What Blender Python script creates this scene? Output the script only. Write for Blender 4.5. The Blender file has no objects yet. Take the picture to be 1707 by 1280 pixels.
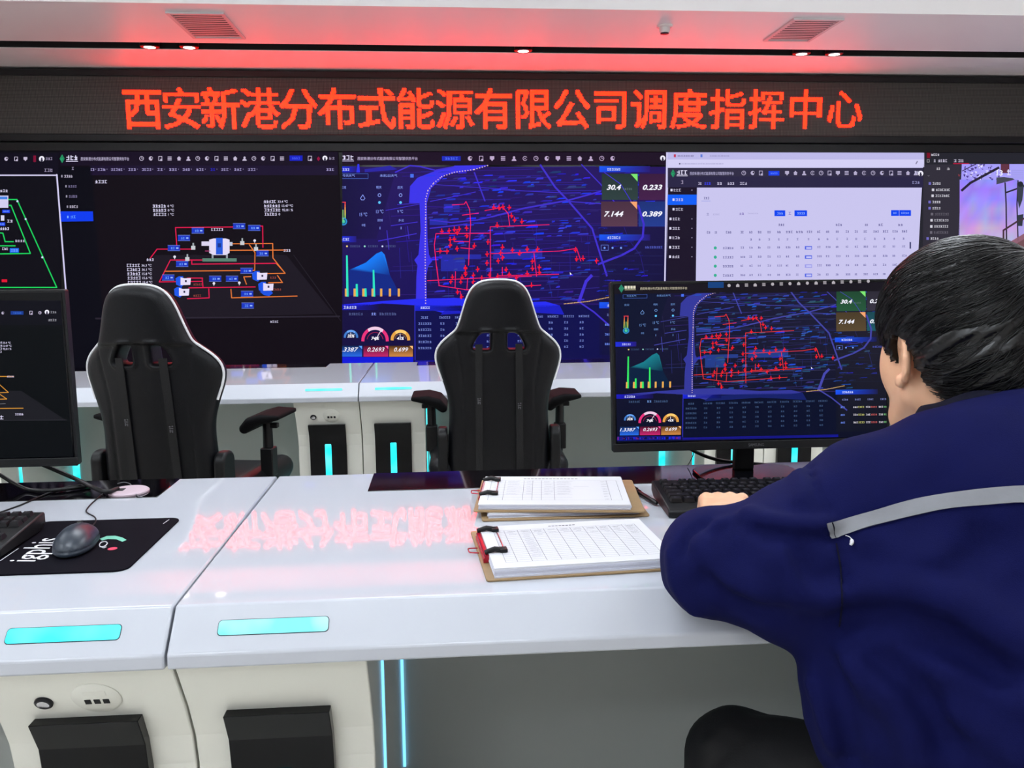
import bpy, bmesh, math, random
import numpy as np
from mathutils import Vector, Matrix
from mathutils.bvhtree import BVHTree

scene = bpy.context.scene
COL = scene.collection
PI = math.pi
random.seed(7)
rng = np.random.default_rng(11)

# ------------------------------------------------------------------ camera
FPX, PITCH, YAW, ROLL = 1423.2, .135973, .076135, .008555      # focal length in pixels of a 1707 px wide frame
CAM = Vector((0, 0, 1.21))
_cy, _sy, _cp, _sp = math.cos(YAW), math.sin(YAW), math.cos(PITCH), math.sin(PITCH)
FW = Vector((_sy * _cp, _cy * _cp, -_sp))
_rt = Vector((_cy, -_sy, 0))
_up = _rt.cross(FW)
RT = math.cos(ROLL) * _rt - math.sin(ROLL) * _up
UP = math.sin(ROLL) * _rt + math.cos(ROLL) * _up
cam_data = bpy.data.cameras.new('camera')
cam_data.sensor_width = 36
cam_data.lens = FPX * 36 / 1707
cam_data.clip_start = .05
cam = bpy.data.objects.new('camera', cam_data)
COL.objects.link(cam)
_m = Matrix.Identity(4)
for i in range(3):
    _m[i][0], _m[i][1], _m[i][2], _m[i][3] = RT[i], UP[i], -FW[i], CAM[i]
cam.matrix_world = _m
scene.camera = cam

# ------------------------------------------------------------------ view, world, lights
scene.view_settings.view_transform = 'Standard'
scene.view_settings.look = 'None'
scene.view_settings.gamma = 1
scene.view_settings.use_curve_mapping = False
scene.view_settings.exposure = 0.1
world = bpy.data.worlds.new('room_air')
scene.world = world
world.use_nodes = True
world.node_tree.nodes['Background'].inputs[0].default_value = (.8, .85, .9, 1)
world.node_tree.nodes['Background'].inputs[1].default_value = .05
CEILING_LIGHT = 15.0          # emission of the unseen box lights added over the room
SIGN_GLOW = 26.0              # emission of the lit diodes of the sign
DOWNLIGHT = 5.0
LED_CYAN = 1.25


def ray(px, py):
    return ((px - 853.5) * RT - (py - 640) * UP) / FPX + FW


def at_y(px, py, Y):
    d = ray(px, py)
    return CAM + d * ((Y - CAM.y) / d.y)


def at_z(px, py, Z):
    d = ray(px, py)
    return CAM + d * ((Z - CAM.z) / d.z)


# ------------------------------------------------------------------ materials
def lin(c):
    out = []
    for v in c[:3]:
        v = v / 255
        out.append(v / 12.92 if v <= .04045 else ((v + .055) / 1.055) ** 2.4)
    return tuple(out)


def principled(name):
    m = bpy.data.materials.new(name)
    m.use_nodes = True
    nt = m.node_tree
    return m, nt, nt.nodes['Principled BSDF']


def mat(name, rgb, rough=.5, metal=0, spec=.5, emit=None, strength=0, coat=0, bump=0, bscale=200, var=0, vscale=8, sheen=0):
    m, nt, b = principled(name)
    c = lin(rgb)
    b.inputs['Base Color'].default_value = (*c, 1)
    b.inputs['Roughness'].default_value = rough
    b.inputs['Metallic'].default_value = metal
    b.inputs['Specular IOR Level'].default_value = spec
    b.inputs['Coat Weight'].default_value = coat
    b.inputs['Sheen Weight'].default_value = sheen
    if emit:
        b.inputs['Emission Color'].default_value = (*lin(emit), 1)
        b.inputs['Emission Strength'].default_value = strength
    tc = nt.nodes.new('ShaderNodeTexCoord')
    if var:
        n = nt.nodes.new('ShaderNodeTexNoise')
        n.inputs['Scale'].default_value = vscale
        n.inputs['Detail'].default_value = 4
        nt.links.new(tc.outputs['Object'], n.inputs['Vector'])
        mx = nt.nodes.new('ShaderNodeMix')
        mx.data_type = 'RGBA'
        mx.inputs['A'].default_value = (*[v * (1 - var) for v in c], 1)
        mx.inputs['B'].default_value = (*[min(1, v * (1 + var)) for v in c], 1)
        nt.links.new(n.outputs['Fac'], mx.inputs['Factor'])
        nt.links.new(mx.outputs['Result'], b.inputs['Base Color'])
    if bump:
        n2 = nt.nodes.new('ShaderNodeTexNoise')
        n2.inputs['Scale'].default_value = bscale
        n2.inputs['Detail'].default_value = 3
        nt.links.new(tc.outputs['Object'], n2.inputs['Vector'])
        bp = nt.nodes.new('ShaderNodeBump')
        bp.inputs['Strength'].default_value = bump
        bp.inputs['Distance'].default_value = .002
        nt.links.new(n2.outputs['Fac'], bp.inputs['Height'])
        nt.links.new(bp.outputs['Normal'], b.inputs['Normal'])
    return m


def emissive(name, rgb, strength, sampling='AUTO'):
    m = mat(name, (20, 20, 20), .4, emit=rgb, strength=strength)
    m.cycles.emission_sampling = sampling
    return m


M = {}
M['lacquer'] = mat('white_lacquer', (186, 190, 198), .034, spec=.5, var=.02, vscale=3)
M['lacquer_body'] = mat('white_lacquer_body', (226, 226, 216), .3, spec=.4, var=.03, vscale=4)
M['panel_grey'] = mat('pale_grey_panel', (186, 190, 185), .45, spec=.4, var=.03, vscale=2)
M['black_glass'] = mat('black_glass', (5, 4, 8), .06, spec=.55, var=.1)
M['black_plastic'] = mat('black_plastic', (12, 13, 15), .42, spec=.3, bump=.1, bscale=500, var=.1)
M['gloss_black'] = mat('gloss_black', (5, 6, 10), .10, spec=.2, var=.1)
M['key'] = mat('key_plastic', (15, 14, 18), .45, spec=.3, bump=.1, bscale=600)
M['dark_metal'] = mat('dark_metal', (40, 40, 44), .35, metal=.8, var=.1)
M['chrome'] = mat('chrome', (200, 200, 205), .2, metal=1, var=.05)
M['leather'] = mat('black_leather', (10, 11, 15), .42, spec=.25, bump=.25, bscale=260, var=.12)
M['strap'] = mat('black_webbing', (6, 6, 8), .8, bump=.4, bscale=500, var=.1)
M['piping'] = mat('white_piping', (232, 234, 236), .45, var=.03)
M['emblem'] = mat('grey_print', (88, 88, 92), .6, var=.05)
M['ceiling'] = mat('white_ceiling_paint', (240, 239, 237), .45, spec=.35, bump=.05, bscale=60, var=.015, vscale=1.5)
M['wall'] = mat('wall_paint', (228, 228, 226), .7, var=.02, vscale=2)
M['floor'] = mat('floor_tile', (208, 203, 193), .3, var=.05, vscale=2)
M['vent'] = mat('vent_aluminium', (200, 199, 199), .45, metal=.1, var=.05)
M['dark'] = mat('dark_recess', (14, 13, 15), .8, var=.05)
M['paper'] = mat('paper', (206, 207, 212), .75, spec=.2, var=.01, vscale=30)
M['paper_edge'] = mat('paper_edge', (205, 207, 220), .8, spec=.2, var=.05, vscale=300)
M['ink'] = mat('ink', (72, 74, 84), .7, var=.05)
M['board'] = mat('hardboard', (150, 124, 88), .55, var=.12, vscale=60)
M['red_loop_sign_tint'] = mat('red_loop_and_sign_reflection', (170, 24, 48), .25, spec=.6, metal=.3, var=.05)  # loop is red; on the clip bar this paints the sign's reflection
M['pad'] = mat('mouse_pad_fabric', (13, 12, 20), .85, spec=.06, bump=.3, bscale=900, var=.08, vscale=60)
M['white_print'] = mat('white_print', (215, 215, 220), .6, var=.03)
M['green_print'] = mat('green_print', (110, 190, 165), .6, var=.1)
M['red_print'] = mat('red_print', (215, 50, 85), .6, var=.05)
M['mouse'] = mat('mouse_shell', (40, 49, 60), .35, spec=.5, var=.05)
M['grommet'] = mat('grommet_plastic', (196, 176, 186), .35, var=.03)


def led_panel_material(name, a, b, strength, scale):
    # light panel whose diodes show through unevenly
    m = emissive(name, a, strength)
    nt = m.node_tree
    tc = nt.nodes.new('ShaderNodeTexCoord')
    n = nt.nodes.new('ShaderNodeTexNoise')
    n.inputs['Scale'].default_value = scale
    n.inputs['Detail'].default_value = 1
    nt.links.new(tc.outputs['Object'], n.inputs['Vector'])
    r = nt.nodes.new('ShaderNodeMapRange')
    r.inputs['From Min'].default_value = .38
    r.inputs['From Max'].default_value = .68
    nt.links.new(n.outputs['Fac'], r.inputs['Value'])
    mx = nt.nodes.new('ShaderNodeMix')
    mx.data_type = 'RGBA'
    mx.inputs['A'].default_value = (*lin(a), 1)
    mx.inputs['B'].default_value = (*lin(b), 1)
    nt.links.new(r.outputs[0], mx.inputs['Factor'])
    nt.links.new(mx.outputs['Result'], nt.nodes['Principled BSDF'].inputs['Emission Color'])
    return m


M['soft_black'] = mat('soft_black_rubber', (8, 8, 10), .75, spec=.12, var=.08)
M['cyan'] = led_panel_material('cyan_led', (20, 232, 244), (96, 244, 252), LED_CYAN, 16)
M['cyan_soft'] = led_panel_material('cyan_led_diffuser', (120, 246, 252), (205, 246, 254), 1.0, 19)
M['blue_led'] = emissive('blue_led', (120, 205, 255), 1.6)
M['lamp'] = emissive('added_lamp_diffuser', (238, 246, 255), CEILING_LIGHT)
M['downlight'] = emissive('downlight_lens', (255, 246, 232), DOWNLIGHT)
M['sensor'] = mat('sensor_plastic', (214, 208, 204), .4, var=.03)
M['navy'] = mat('navy_twill', (7, 11, 62), .85, spec=.12, bump=.22, bscale=700, var=.14, vscale=30)
M['navy_dark'] = mat('navy_twill_collar', (6, 7, 28), .85, spec=.2, bump=.2, bscale=700, var=.12, vscale=30)
M['reflective'] = mat('reflective_tape', (126, 128, 134), .5, metal=.1, spec=.4, bump=.2, bscale=120, var=.1, vscale=50)
M['trouser'] = mat('black_trouser', (9, 9, 13), .7, spec=.35, bump=.2, bscale=400, var=.12, vscale=40)
M['shoe'] = mat('black_shoe', (18, 17, 17), .4, var=.1)
M['hair'] = mat('black_hair', (8, 8, 10), .34, spec=.4, var=.2, vscale=120)
M['eye'] = mat('eye_white', (225, 222, 216), .2, var=.02)
M['iris'] = mat('dark_iris', (28, 18, 12), .15, var=.1)


def skin_material():
    m, nt, b = principled('skin')
    tc = nt.nodes.new('ShaderNodeTexCoord')
    n = nt.nodes.new('ShaderNodeTexNoise')
    n.inputs['Scale'].default_value = 28
    n.inputs['Detail'].default_value = 5
    nt.links.new(tc.outputs['Object'], n.inputs['Vector'])
    mx = nt.nodes.new('ShaderNodeMix')
    mx.data_type = 'RGBA'
    mx.inputs['A'].default_value = (*lin((222, 166, 130)), 1)
    mx.inputs['B'].default_value = (*lin((236, 188, 154)), 1)
    nt.links.new(n.outputs['Fac'], mx.inputs['Factor'])
    nt.links.new(mx.outputs['Result'], b.inputs['Base Color'])
    b.inputs['Roughness'].default_value = .5
    b.inputs['Subsurface Weight'].default_value = .15
    b.inputs['Subsurface Radius'].default_value = (.01, .004, .002)
    return m


M['skin'] = skin_material()


def sign_material():
    # black LED module face: a fine grid of unlit diodes, 10 mm pitch
    m, nt, b = principled('led_module_face')
    tc = nt.nodes.new('ShaderNodeTexCoord')
    sep = nt.nodes.new('ShaderNodeSeparateXYZ')
    nt.links.new(tc.outputs['Object'], sep.inputs[0])

    def wave(out):
        a = nt.nodes.new('ShaderNodeMath')
        a.operation = 'MULTIPLY'
        a.inputs[1].default_value = 2 * PI / .0105
        nt.links.new(out, a.inputs[0])
        s = nt.nodes.new('ShaderNodeMath')
        s.operation = 'SINE'
        nt.links.new(a.outputs[0], s.inputs[0])
        return s.outputs[0]
    mu = nt.nodes.new('ShaderNodeMath')
    mu.operation = 'MAXIMUM'
    nt.links.new(wave(sep.outputs['X']), mu.inputs[0])
    nt.links.new(wave(sep.outputs['Z']), mu.inputs[1])
    rmp = nt.nodes.new('ShaderNodeMapRange')
    rmp.inputs['From Min'].default_value = -.2
    rmp.inputs['From Max'].default_value = .9
    nt.links.new(mu.outputs[0], rmp.inputs['Value'])
    mx = nt.nodes.new('ShaderNodeMix')
    mx.data_type = 'RGBA'
    mx.inputs['A'].default_value = (*lin((92, 90, 84)), 1)
    mx.inputs['B'].default_value = (*lin((22, 22, 22)), 1)
    nt.links.new(rmp.outputs[0], mx.inputs['Factor'])
    nt.links.new(mx.outputs['Result'], b.inputs['Base Color'])
    b.inputs['Roughness'].default_value = .5
    b.inputs['Specular IOR Level'].default_value = .35
    return m


def diode_material():
    # lit red diodes: bright dots on a slightly dimmer red body
    m, nt, b = principled('lit_red_diodes')
    tc = nt.nodes.new('ShaderNodeTexCoord')
    v = nt.nodes.new('ShaderNodeTexVoronoi')
    v.inputs['Scale'].default_value = 95
    v.inputs['Randomness'].default_value = .15
    nt.links.new(tc.outputs['Object'], v.inputs['Vector'])
    rmp = nt.nodes.new('ShaderNodeMapRange')
    rmp.inputs['From Min'].default_value = .15
    rmp.inputs['From Max'].default_value = .6
    nt.links.new(v.outputs['Distance'], rmp.inputs['Value'])
    mx = nt.nodes.new('ShaderNodeMix')
    mx.data_type = 'RGBA'
    mx.inputs['A'].default_value = (1, .0062, .0005, 1)
    mx.inputs['B'].default_value = (.7, .003, .0003, 1)
    nt.links.new(rmp.outputs[0], mx.inputs['Factor'])
    b.inputs['Base Color'].default_value = (.02, .005, .005, 1)
    nt.links.new(mx.outputs['Result'], b.inputs['Emission Color'])
    b.inputs['Emission Strength'].default_value = SIGN_GLOW
    return m


M['sign_face'] = sign_material()
M['diode'] = diode_material()


def screen_material(name, gain=1.0, rough=.4, spec=.04, sampling='NONE'):
    # the picture a lit display shows: its own colours per pixel patch, given off as light
    m, nt, b = principled(name)
    a = nt.nodes.new('ShaderNodeAttribute')
    a.attribute_name = 'Col'
    b.inputs['Base Color'].default_value = (.002, .002, .003, 1)
    b.inputs['Roughness'].default_value = rough
    b.inputs['Specular IOR Level'].default_value = spec
    nt.links.new(a.outputs['Color'], b.inputs['Emission Color'])
    b.inputs['Emission Strength'].default_value = gain
    m.cycles.emission_sampling = sampling
    return m


M['wall_screen'] = screen_material('lit_wall_screen', 1.0)
M['desk_screen'] = screen_material('lit_monitor_screen', 1.0)

# ------------------------------------------------------------------ object helpers
WM = {}                      # world matrix of every object made here


def link(o, parent=None, local=Matrix.Identity(4)):
    COL.objects.link(o)
    if parent is not None:
        o.parent = parent
        WM[o] = WM[parent] @ local
    else:
        WM[o] = local.copy()
    o.matrix_local = local
    return o


def tag(o, label=None, cat=None, group=None, kind=None):
    if label:
        o['label'] = label
    if cat:
        o['category'] = cat
    if group:
        o['group'] = group
    if kind:
        o['kind'] = kind
    return o


def thing(name, label, cat, loc=(0, 0, 0), rotz=0, group=None):
    o = bpy.data.objects.new(name, None)
    o.empty_display_size = .1
    link(o, None, Matrix.Translation(Vector(loc)) @ Matrix.Rotation(rotz, 4, 'Z'))
    return tag(o, label, cat, group)


def copy_tree(o, parent=None, name=None):
    c = o.copy()
    COL.objects.link(c)
    if parent is not None:
        c.parent = parent
    WM[c] = WM.get(o, Matrix.Identity(4))
    for ch in list(o.children):
        copy_tree(ch, c)
    return c


class MB:
    """collects boxes, prisms, tubes and lathes for one mesh"""

    def __init__(self):
        self.v, self.f, self.mi = [], [], []
        self.mat_index = 0

    def add(self, vs, fs, mi=None):
        n = len(self.v)
        self.v += [tuple(p) for p in vs]
        self.f += [tuple(n + i for i in f) for f in fs]
        self.mi += [self.mat_index if mi is None else mi] * len(fs)
        return self

    def box(self, lo, hi, M4=None):
        x0, y0, z0 = lo
        x1, y1, z1 = hi
        vs = [Vector(p) for p in ((x0, y0, z0), (x1, y0, z0), (x1, y1, z0), (x0, y1, z0),
                                  (x0, y0, z1), (x1, y0, z1), (x1, y1, z1), (x0, y1, z1))]
        if M4 is not None:
            vs = [M4 @ p for p in vs]
        return self.add(vs, [(0, 3, 2, 1), (4, 5, 6, 7), (0, 1, 5, 4), (1, 2, 6, 5), (2, 3, 7, 6), (3, 0, 4, 7)])

    def taper_box(self, lo, hi, inset, M4=None):
        x0, y0, z0 = lo
        x1, y1, z1 = hi
        i = inset
        vs = [Vector(p) for p in ((x0, y0, z0), (x1, y0, z0), (x1, y1, z0), (x0, y1, z0),
                                  (x0 + i, y0 + i, z1), (x1 - i, y0 + i, z1), (x1 - i, y1 - i, z1), (x0 + i, y1 - i, z1))]
        if M4 is not None:
            vs = [M4 @ p for p in vs]
        return self.add(vs, [(0, 3, 2, 1), (4, 5, 6, 7), (0, 1, 5, 4), (1, 2, 6, 5), (2, 3, 7, 6), (3, 0, 4, 7)])

    def prism(self, poly, axis, a, b, M4=None):
        """poly: 2D points, extruded along axis from a to b ('X': poly=(y,z); 'Y': (x,z); 'Z': (x,y))"""
        n = len(poly)

        def p3(p, t):
            if axis == 'X':
                return Vector((t, p[0], p[1]))
            if axis == 'Y':
                return Vector((p[0], t, p[1]))
            return Vector((p[0], p[1], t))
        vs = [p3(p, a) for p in poly] + [p3(p, b) for p in poly]
        if M4 is not None:
            vs = [M4 @ p for p in vs]
        fs = [tuple(range(n - 1, -1, -1)), tuple(range(n, 2 * n))]
        fs += [(i, (i + 1) % n, n + (i + 1) % n, n + i) for i in range(n)]
        return self.add(vs, fs)

    def tube(self, pts, r, seg=10, closed=False, cap=True):
        pts = [Vector(p) for p in pts]
        n = len(pts)
        rs = r if isinstance(r, (list, tuple)) else [r] * n
        up = Vector((0, 0, 1))
        vs, fs = [], []
        prev = None
        for i, p in enumerate(pts):
            a = pts[(i - 1) % n] if (closed or i > 0) else pts[i]
            b = pts[(i + 1) % n] if (closed or i < n - 1) else pts[i]
            d = (b - a).normalized()
            if prev is None:
                u = up.cross(d) if abs(d.z) < .95 else Vector((1, 0, 0)).cross(d)
            else:
                u = prev - d * prev.dot(d)
            u.normalize()
            prev = u
            w = d.cross(u)
            for k in range(seg):
                t = 2 * PI * k / seg
                vs.append(p + rs[i] * (math.cos(t) * u + math.sin(t) * w))
        for i in range(n if closed else n - 1):
            j = (i + 1) % n
            for k in range(seg):
                k2 = (k + 1) % seg
                fs.append((i * seg + k, i * seg + k2, j * seg + k2, j * seg + k))
        if cap and not closed:
            fs.append(tuple(range(seg - 1, -1, -1)))
            fs.append(tuple((n - 1) * seg + k for k in range(seg)))
        return self.add(vs, fs)

    def lathe(self, prof, center=(0, 0, 0), seg=24, M4=None, sx=1, sy=1):
        """prof: (radius, z) from bottom to top"""
        vs, fs = [], []
        n = len(prof)
        for r, z in prof:
            for k in range(seg):
                t = 2 * PI * k / seg
                p = Vector((r * math.cos(t) * sx, r * math.sin(t) * sy, z))
                if M4 is not None:
                    p = M4 @ p
                vs.append(p + Vector(center))
        for i in range(n - 1):
            for k in range(seg):
                k2 = (k + 1) % seg
                fs.append((i * seg + k, i * seg + k2, (i + 1) * seg + k2, (i + 1) * seg + k))
        fs.append(tuple(range(seg - 1, -1, -1)))
        fs.append(tuple((n - 1) * seg + k for k in range(seg)))
        return self.add(vs, fs)

    def make(self, name, mats, parent=None, world=True, bevel=0, bseg=2, smooth=False, angle=35):
        me = bpy.data.meshes.new(name)
        vs = self.v
        if parent is not None and world:
            inv = WM[parent].inverted()
            vs = [tuple(inv @ Vector(p)) for p in vs]
        me.from_pydata(vs, [], self.f)
        for m in (mats if isinstance(mats, (list, tuple)) else [mats]):
            me.materials.append(m)
        if any(self.mi):
            me.polygons.foreach_set('material_index', self.mi)
        me.update()
        o = bpy.data.objects.new(name, me)
        link(o, parent)
        if bevel:
            b = o.modifiers.new('soft_edges', 'BEVEL')
            b.width = bevel
            b.segments = bseg
            b.limit_method = 'ANGLE'
            b.angle_limit = math.radians(30)
            b.harden_normals = False
        if smooth or bevel:
            me.polygons.foreach_set('use_smooth', [True] * len(me.polygons))
            try:
                me.set_sharp_from_angle(angle=math.radians(angle))
            except Exception:
                pass
        return o


def rounded_rect(x0, y0, x1, y1, r, n=5):
    pts = []
    for cx, cy, a0 in ((x1 - r, y1 - r, 0), (x0 + r, y1 - r, 90), (x0 + r, y0 + r, 180), (x1 - r, y0 + r, 270)):
        for k in range(n + 1):
            a = math.radians(a0 + 90 * k / n)
            pts.append((cx + r * math.cos(a), cy + r * math.sin(a)))
    return pts


def smooth_path(pts, sub=8):
    """Catmull-Rom through the points"""
    P = [Vector(p) for p in pts]
    P = [2 * P[0] - P[1]] + P + [2 * P[-1] - P[-2]]
    out = []
    for i in range(1, len(P) - 2):
        for k in range(sub):
            t = k / sub
            a, b, c, d = P[i - 1], P[i], P[i + 1], P[i + 2]
            out.append(.5 * ((2 * b) + (c - a) * t + (2 * a - 5 * b + 4 * c - d) * t * t + (3 * b - a - 3 * c + d) * t ** 3))
    out.append(P[-2])
    return out


# text as flat polygons, cached per string
_TXT = {}


def text_polys(s, bold=0.0, shear=0.0):
    key = (s, bold, shear)
    if key in _TXT:
        return _TXT[key]
    c = bpy.data.curves.new('lettering', 'FONT')
    c.body = s
    c.size = 1
    c.offset = bold
    c.shear = shear
    c.resolution_u = 2
    o = bpy.data.objects.new('lettering', c)
    COL.objects.link(o)
    bpy.context.view_layer.update()
    ev = o.evaluated_get(bpy.context.evaluated_depsgraph_get())
    me = ev.to_mesh()
    vs = [(v.co.x, v.co.y) for v in me.vertices]
    fs = [tuple(p.vertices) for p in me.polygons]
    ev.to_mesh_clear()
    bpy.data.objects.remove(o)
    bpy.data.curves.remove(c)
    x0 = min(v[0] for v in vs)
    x1 = max(v[0] for v in vs)
    y0 = min(v[1] for v in vs)
    y1 = max(v[1] for v in vs)
    _TXT[key] = (vs, fs, (x0, y0, x1, y1))
    return _TXT[key]


# ------------------------------------------------------------------ signed-distance modelling
def V3(*a):
    return np.array(a, dtype=np.float32)


def sd_cone(P, a, b, ra, rb):
    a, b = np.asarray(a, np.float32), np.asarray(b, np.float32)
    ab = b - a
    t = np.clip(((P - a) @ ab) / (ab @ ab), 0, 1)
    return np.linalg.norm(P - a - t[:, None] * ab, axis=1) - (ra + (rb - ra) * t)


def sd_ell(P, c, r, R=None):
    Q = P - np.asarray(c, np.float32)
    if R is not None:
        Q = Q @ np.asarray(R, np.float32)
    r = np.asarray(r, np.float32)
    k0 = np.linalg.norm(Q / r, axis=1)
    k1 = np.linalg.norm(Q / (r * r), axis=1)
    return k0 * (k0 - 1) / np.maximum(k1, 1e-6)


def sd_box(P, c, h, rad, R=None):
    Q = P - np.asarray(c, np.float32)
    if R is not None:
        Q = Q @ np.asarray(R, np.float32)
    q = np.abs(Q) - (np.asarray(h, np.float32) - rad)
    return np.linalg.norm(np.maximum(q, 0), axis=1) + np.minimum(q.max(axis=1), 0) - rad


def sd_path(P, pts, rs):
    d = None
    for i in range(len(pts) - 1):
        e = sd_cone(P, pts[i], pts[i + 1], rs[i], rs[i + 1])
        d = e if d is None else np.minimum(d, e)
    return d


def smin(a, b, k):
    h = np.clip(.5 + .5 * (b - a) / k, 0, 1)
    return b + (a - b) * h - k * h * (1 - h)


def smax(a, b, k):
    return -smin(-a, -b, k)


def rotm(ax, deg):
    return np.array(Matrix.Rotation(math.radians(deg), 3, ax), dtype=np.float32)


def mesh_sdf(fn, lo, hi, h, coarse=4, band=2.2):
    """surface nets over a grid refined only near the surface; returns vertices, quads"""
    lo = np.asarray(lo, np.float64)
    H = h * coarse
    nc = np.ceil((np.asarray(hi) - lo) / H).astype(int) + 1
    ax = [lo[i] + H * (np.arange(nc[i]) + .5) for i in range(3)]
    G = np.stack(np.meshgrid(*ax, indexing='ij'), -1).reshape(-1, 3).astype(np.float32)
    Dc = fn(G).reshape(nc)
    n = nc * coarse
    F = np.repeat(np.repeat(np.repeat(Dc, coarse, 0), coarse, 1), coarse, 2).astype(np.float32)
    near = np.argwhere(np.abs(Dc) < band * H)
    off = np.stack(np.meshgrid(*[np.arange(coarse)] * 3, indexing='ij'), -1).reshape(-1, 3)
    for s in range(0, len(near), 6000):
        idx = (near[s:s + 6000, None, :] * coarse + off[None]).reshape(-1, 3)
        P = (lo + h * (idx + .5)).astype(np.float32)
        F[idx[:, 0], idx[:, 1], idx[:, 2]] = fn(P)
    S = F < 0
    C = np.zeros([k - 1 for k in n], np.uint8)
    for a in (0, 1):
        for b in (0, 1):
            for c in (0, 1):
                C += S[a:n[0] - 1 + a, b:n[1] - 1 + b, c:n[2] - 1 + c]
    cells = np.argwhere((C > 0) & (C < 8))
    vid = -np.ones(C.shape, np.int64)
    vid[cells[:, 0], cells[:, 1], cells[:, 2]] = np.arange(len(cells))
    acc = np.zeros((len(cells), 3))
    cnt = np.zeros(len(cells))
    corners = [(a, b, c) for a in (0, 1) for b in (0, 1) for c in (0, 1)]
    for i, p in enumerate(corners):
        for j in range(i + 1, 8):
            q = corners[j]
            if sum(abs(p[k] - q[k]) for k in range(3)) != 1:
                continue
            fa = F[cells[:, 0] + p[0], cells[:, 1] + p[1], cells[:, 2] + p[2]]
            fb = F[cells[:, 0] + q[0], cells[:, 1] + q[1], cells[:, 2] + q[2]]
            cr = (fa < 0) != (fb < 0)
            t = np.where(cr, fa / np.where(np.abs(fa - fb) < 1e-12, 1, fa - fb), 0)
            pos = np.asarray(p)[None] + t[:, None] * (np.asarray(q) - np.asarray(p))[None]
            acc += np.where(cr[:, None], pos, 0)
            cnt += cr
    vs = lo + h * (cells + acc / cnt[:, None] + .5)
    quads = []
    for axis in range(3):
        u, v = (axis + 1) % 3, (axis + 2) % 3
        sl0 = [slice(1, n[k] - 1) for k in range(3)]
        sl1 = [slice(1, n[k] - 1) for k in range(3)]
        sl0[axis] = slice(0, n[axis] - 1)
        sl1[axis] = slice(1, n[axis])
        A, B = S[tuple(sl0)], S[tuple(sl1)]
        e = np.argwhere(A != B)
        st = np.array([s.start for s in sl0])
        pos = e + st
        flip = A[e[:, 0], e[:, 1], e[:, 2]]

        def cell(du, dv):
            q = pos.copy()
            q[:, u] -= du
            q[:, v] -= dv
            return vid[q[:, 0], q[:, 1], q[:, 2]]
        qd = np.stack([cell(1, 1), cell(0, 1), cell(0, 0), cell(1, 0)], 1)
        qd[~flip] = qd[~flip][:, ::-1]
        quads.append(qd)
    q = np.concatenate(quads)
    q = q[(q >= 0).all(1)]
    return vs, q


def np_object(name, vs, faces, material, parent=None, world=True, smooth=True):
    me = bpy.data.meshes.new(name)
    vs = np.asarray(vs, dtype=np.float64)
    if parent is not None and world:
        inv = np.array(WM[parent].inverted())
        vs = vs @ inv[:3, :3].T + inv[:3, 3]
    me.from_pydata([tuple(p) for p in vs], [], [tuple(f) for f in faces])
    me.materials.append(material)
    if smooth:
        me.polygons.foreach_set('use_smooth', [True] * len(me.polygons))
    me.update()
    o = bpy.data.objects.new(name, me)
    return link(o, parent)

# ================================================================== the room
XL, XR, YB, YF = -4.6, 6.2, -3.2, 7.25
ZS, ZC, YSTEP = 2.76, 3.02, 5.40          # soffit height, ceiling height, where the soffit drops


def structure(name, mb, m, bevel=0):
    o = mb.make(name, m, None, bevel=bevel)
    return tag(o, kind='structure')


structure('floor', MB().box((XL, YB, -.05), (XR, YF, 0)), M['floor'])
structure('wall_front', MB().box((XL, YF, 0), (XR, YF + .1, ZC + .1)), M['wall'])
structure('wall_back', MB().box((XL, YB - .1, 0), (XR, YB, ZC + .1)), M['wall'])
structure('wall_left', MB().box((XL - .1, YB, 0), (XL, YF, ZC + .1)), M['wall'])
structure('wall_right', MB().box((XR, YB, 0), (XR + .1, YF, ZC + .1)), M['wall'])
structure('ceiling', MB().box((XL, YB, ZC), (XR, YSTEP, ZC + .08)), M['ceiling'])
SL0, SL1 = 6.30, 6.49                      # the black slot in the soffit
_s = MB().box((XL, YSTEP, ZS), (XR, SL0, ZC + .08))
structure('ceiling_soffit', _s, M['ceiling'])
structure('ceiling_band', MB().box((XL, SL1, ZS), (XR, YF, ZC + .08)), M['ceiling'])
structure('trim_1', MB().box((XL, SL0, ZS + .13), (XR, SL1, ZC + .08)).box((XL, SL0, ZS + .004), (XR, SL0 + .006, ZS + .13))
          .box((XL, SL1 - .006, ZS + .004), (XR, SL1, ZS + .13)), M['dark'])


def vent(x0, x1, y0, y1, label):
    t = thing('ceiling_vent', label, 'vent', ((x0 + x1) / 2, (y0 + y1) / 2, ZS - .012), 0, 'air vents in the soffit')
    fr = MB()
    w = .022
    z0, z1 = ZS - .012, ZS - .001
    fr.box((x0, y0, z0), (x1, y0 + w, z1)).box((x0, y1 - w, z0), (x1, y1, z1))
    fr.box((x0, y0 + w, z0), (x0 + w, y1 - w, z1)).box((x1 - w, y0 + w, z0), (x1, y1 - w, z1))
    fr.make('frame', M['vent'], t)
    MB().box((x0 + w, y0 + w, ZS - .003), (x1 - w, y1 - w, ZS - .001)).make('backing', M['dark'], t)
    n = 12
    p = (y1 - y0 - 2 * w) / n
    for i in range(n):
        yy = y0 + w + p * (i + .5)
        R = Matrix.Translation((0, yy, ZS - .0055)) @ Matrix.Rotation(math.radians(5), 4, 'X')
        MB().box((x0 + w, -p * .40, -.0006), (x1 - w, p * .40, .0006), R).make('slat', M['vent'], t)


vent(-1.66, -1.313, 5.565, 6.145, 'grey slatted air vent in the ceiling above the left of the red sign')
vent(2.232, 2.562, 5.515, 6.05, 'grey slatted air vent in the ceiling above the right end of the red sign')

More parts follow.
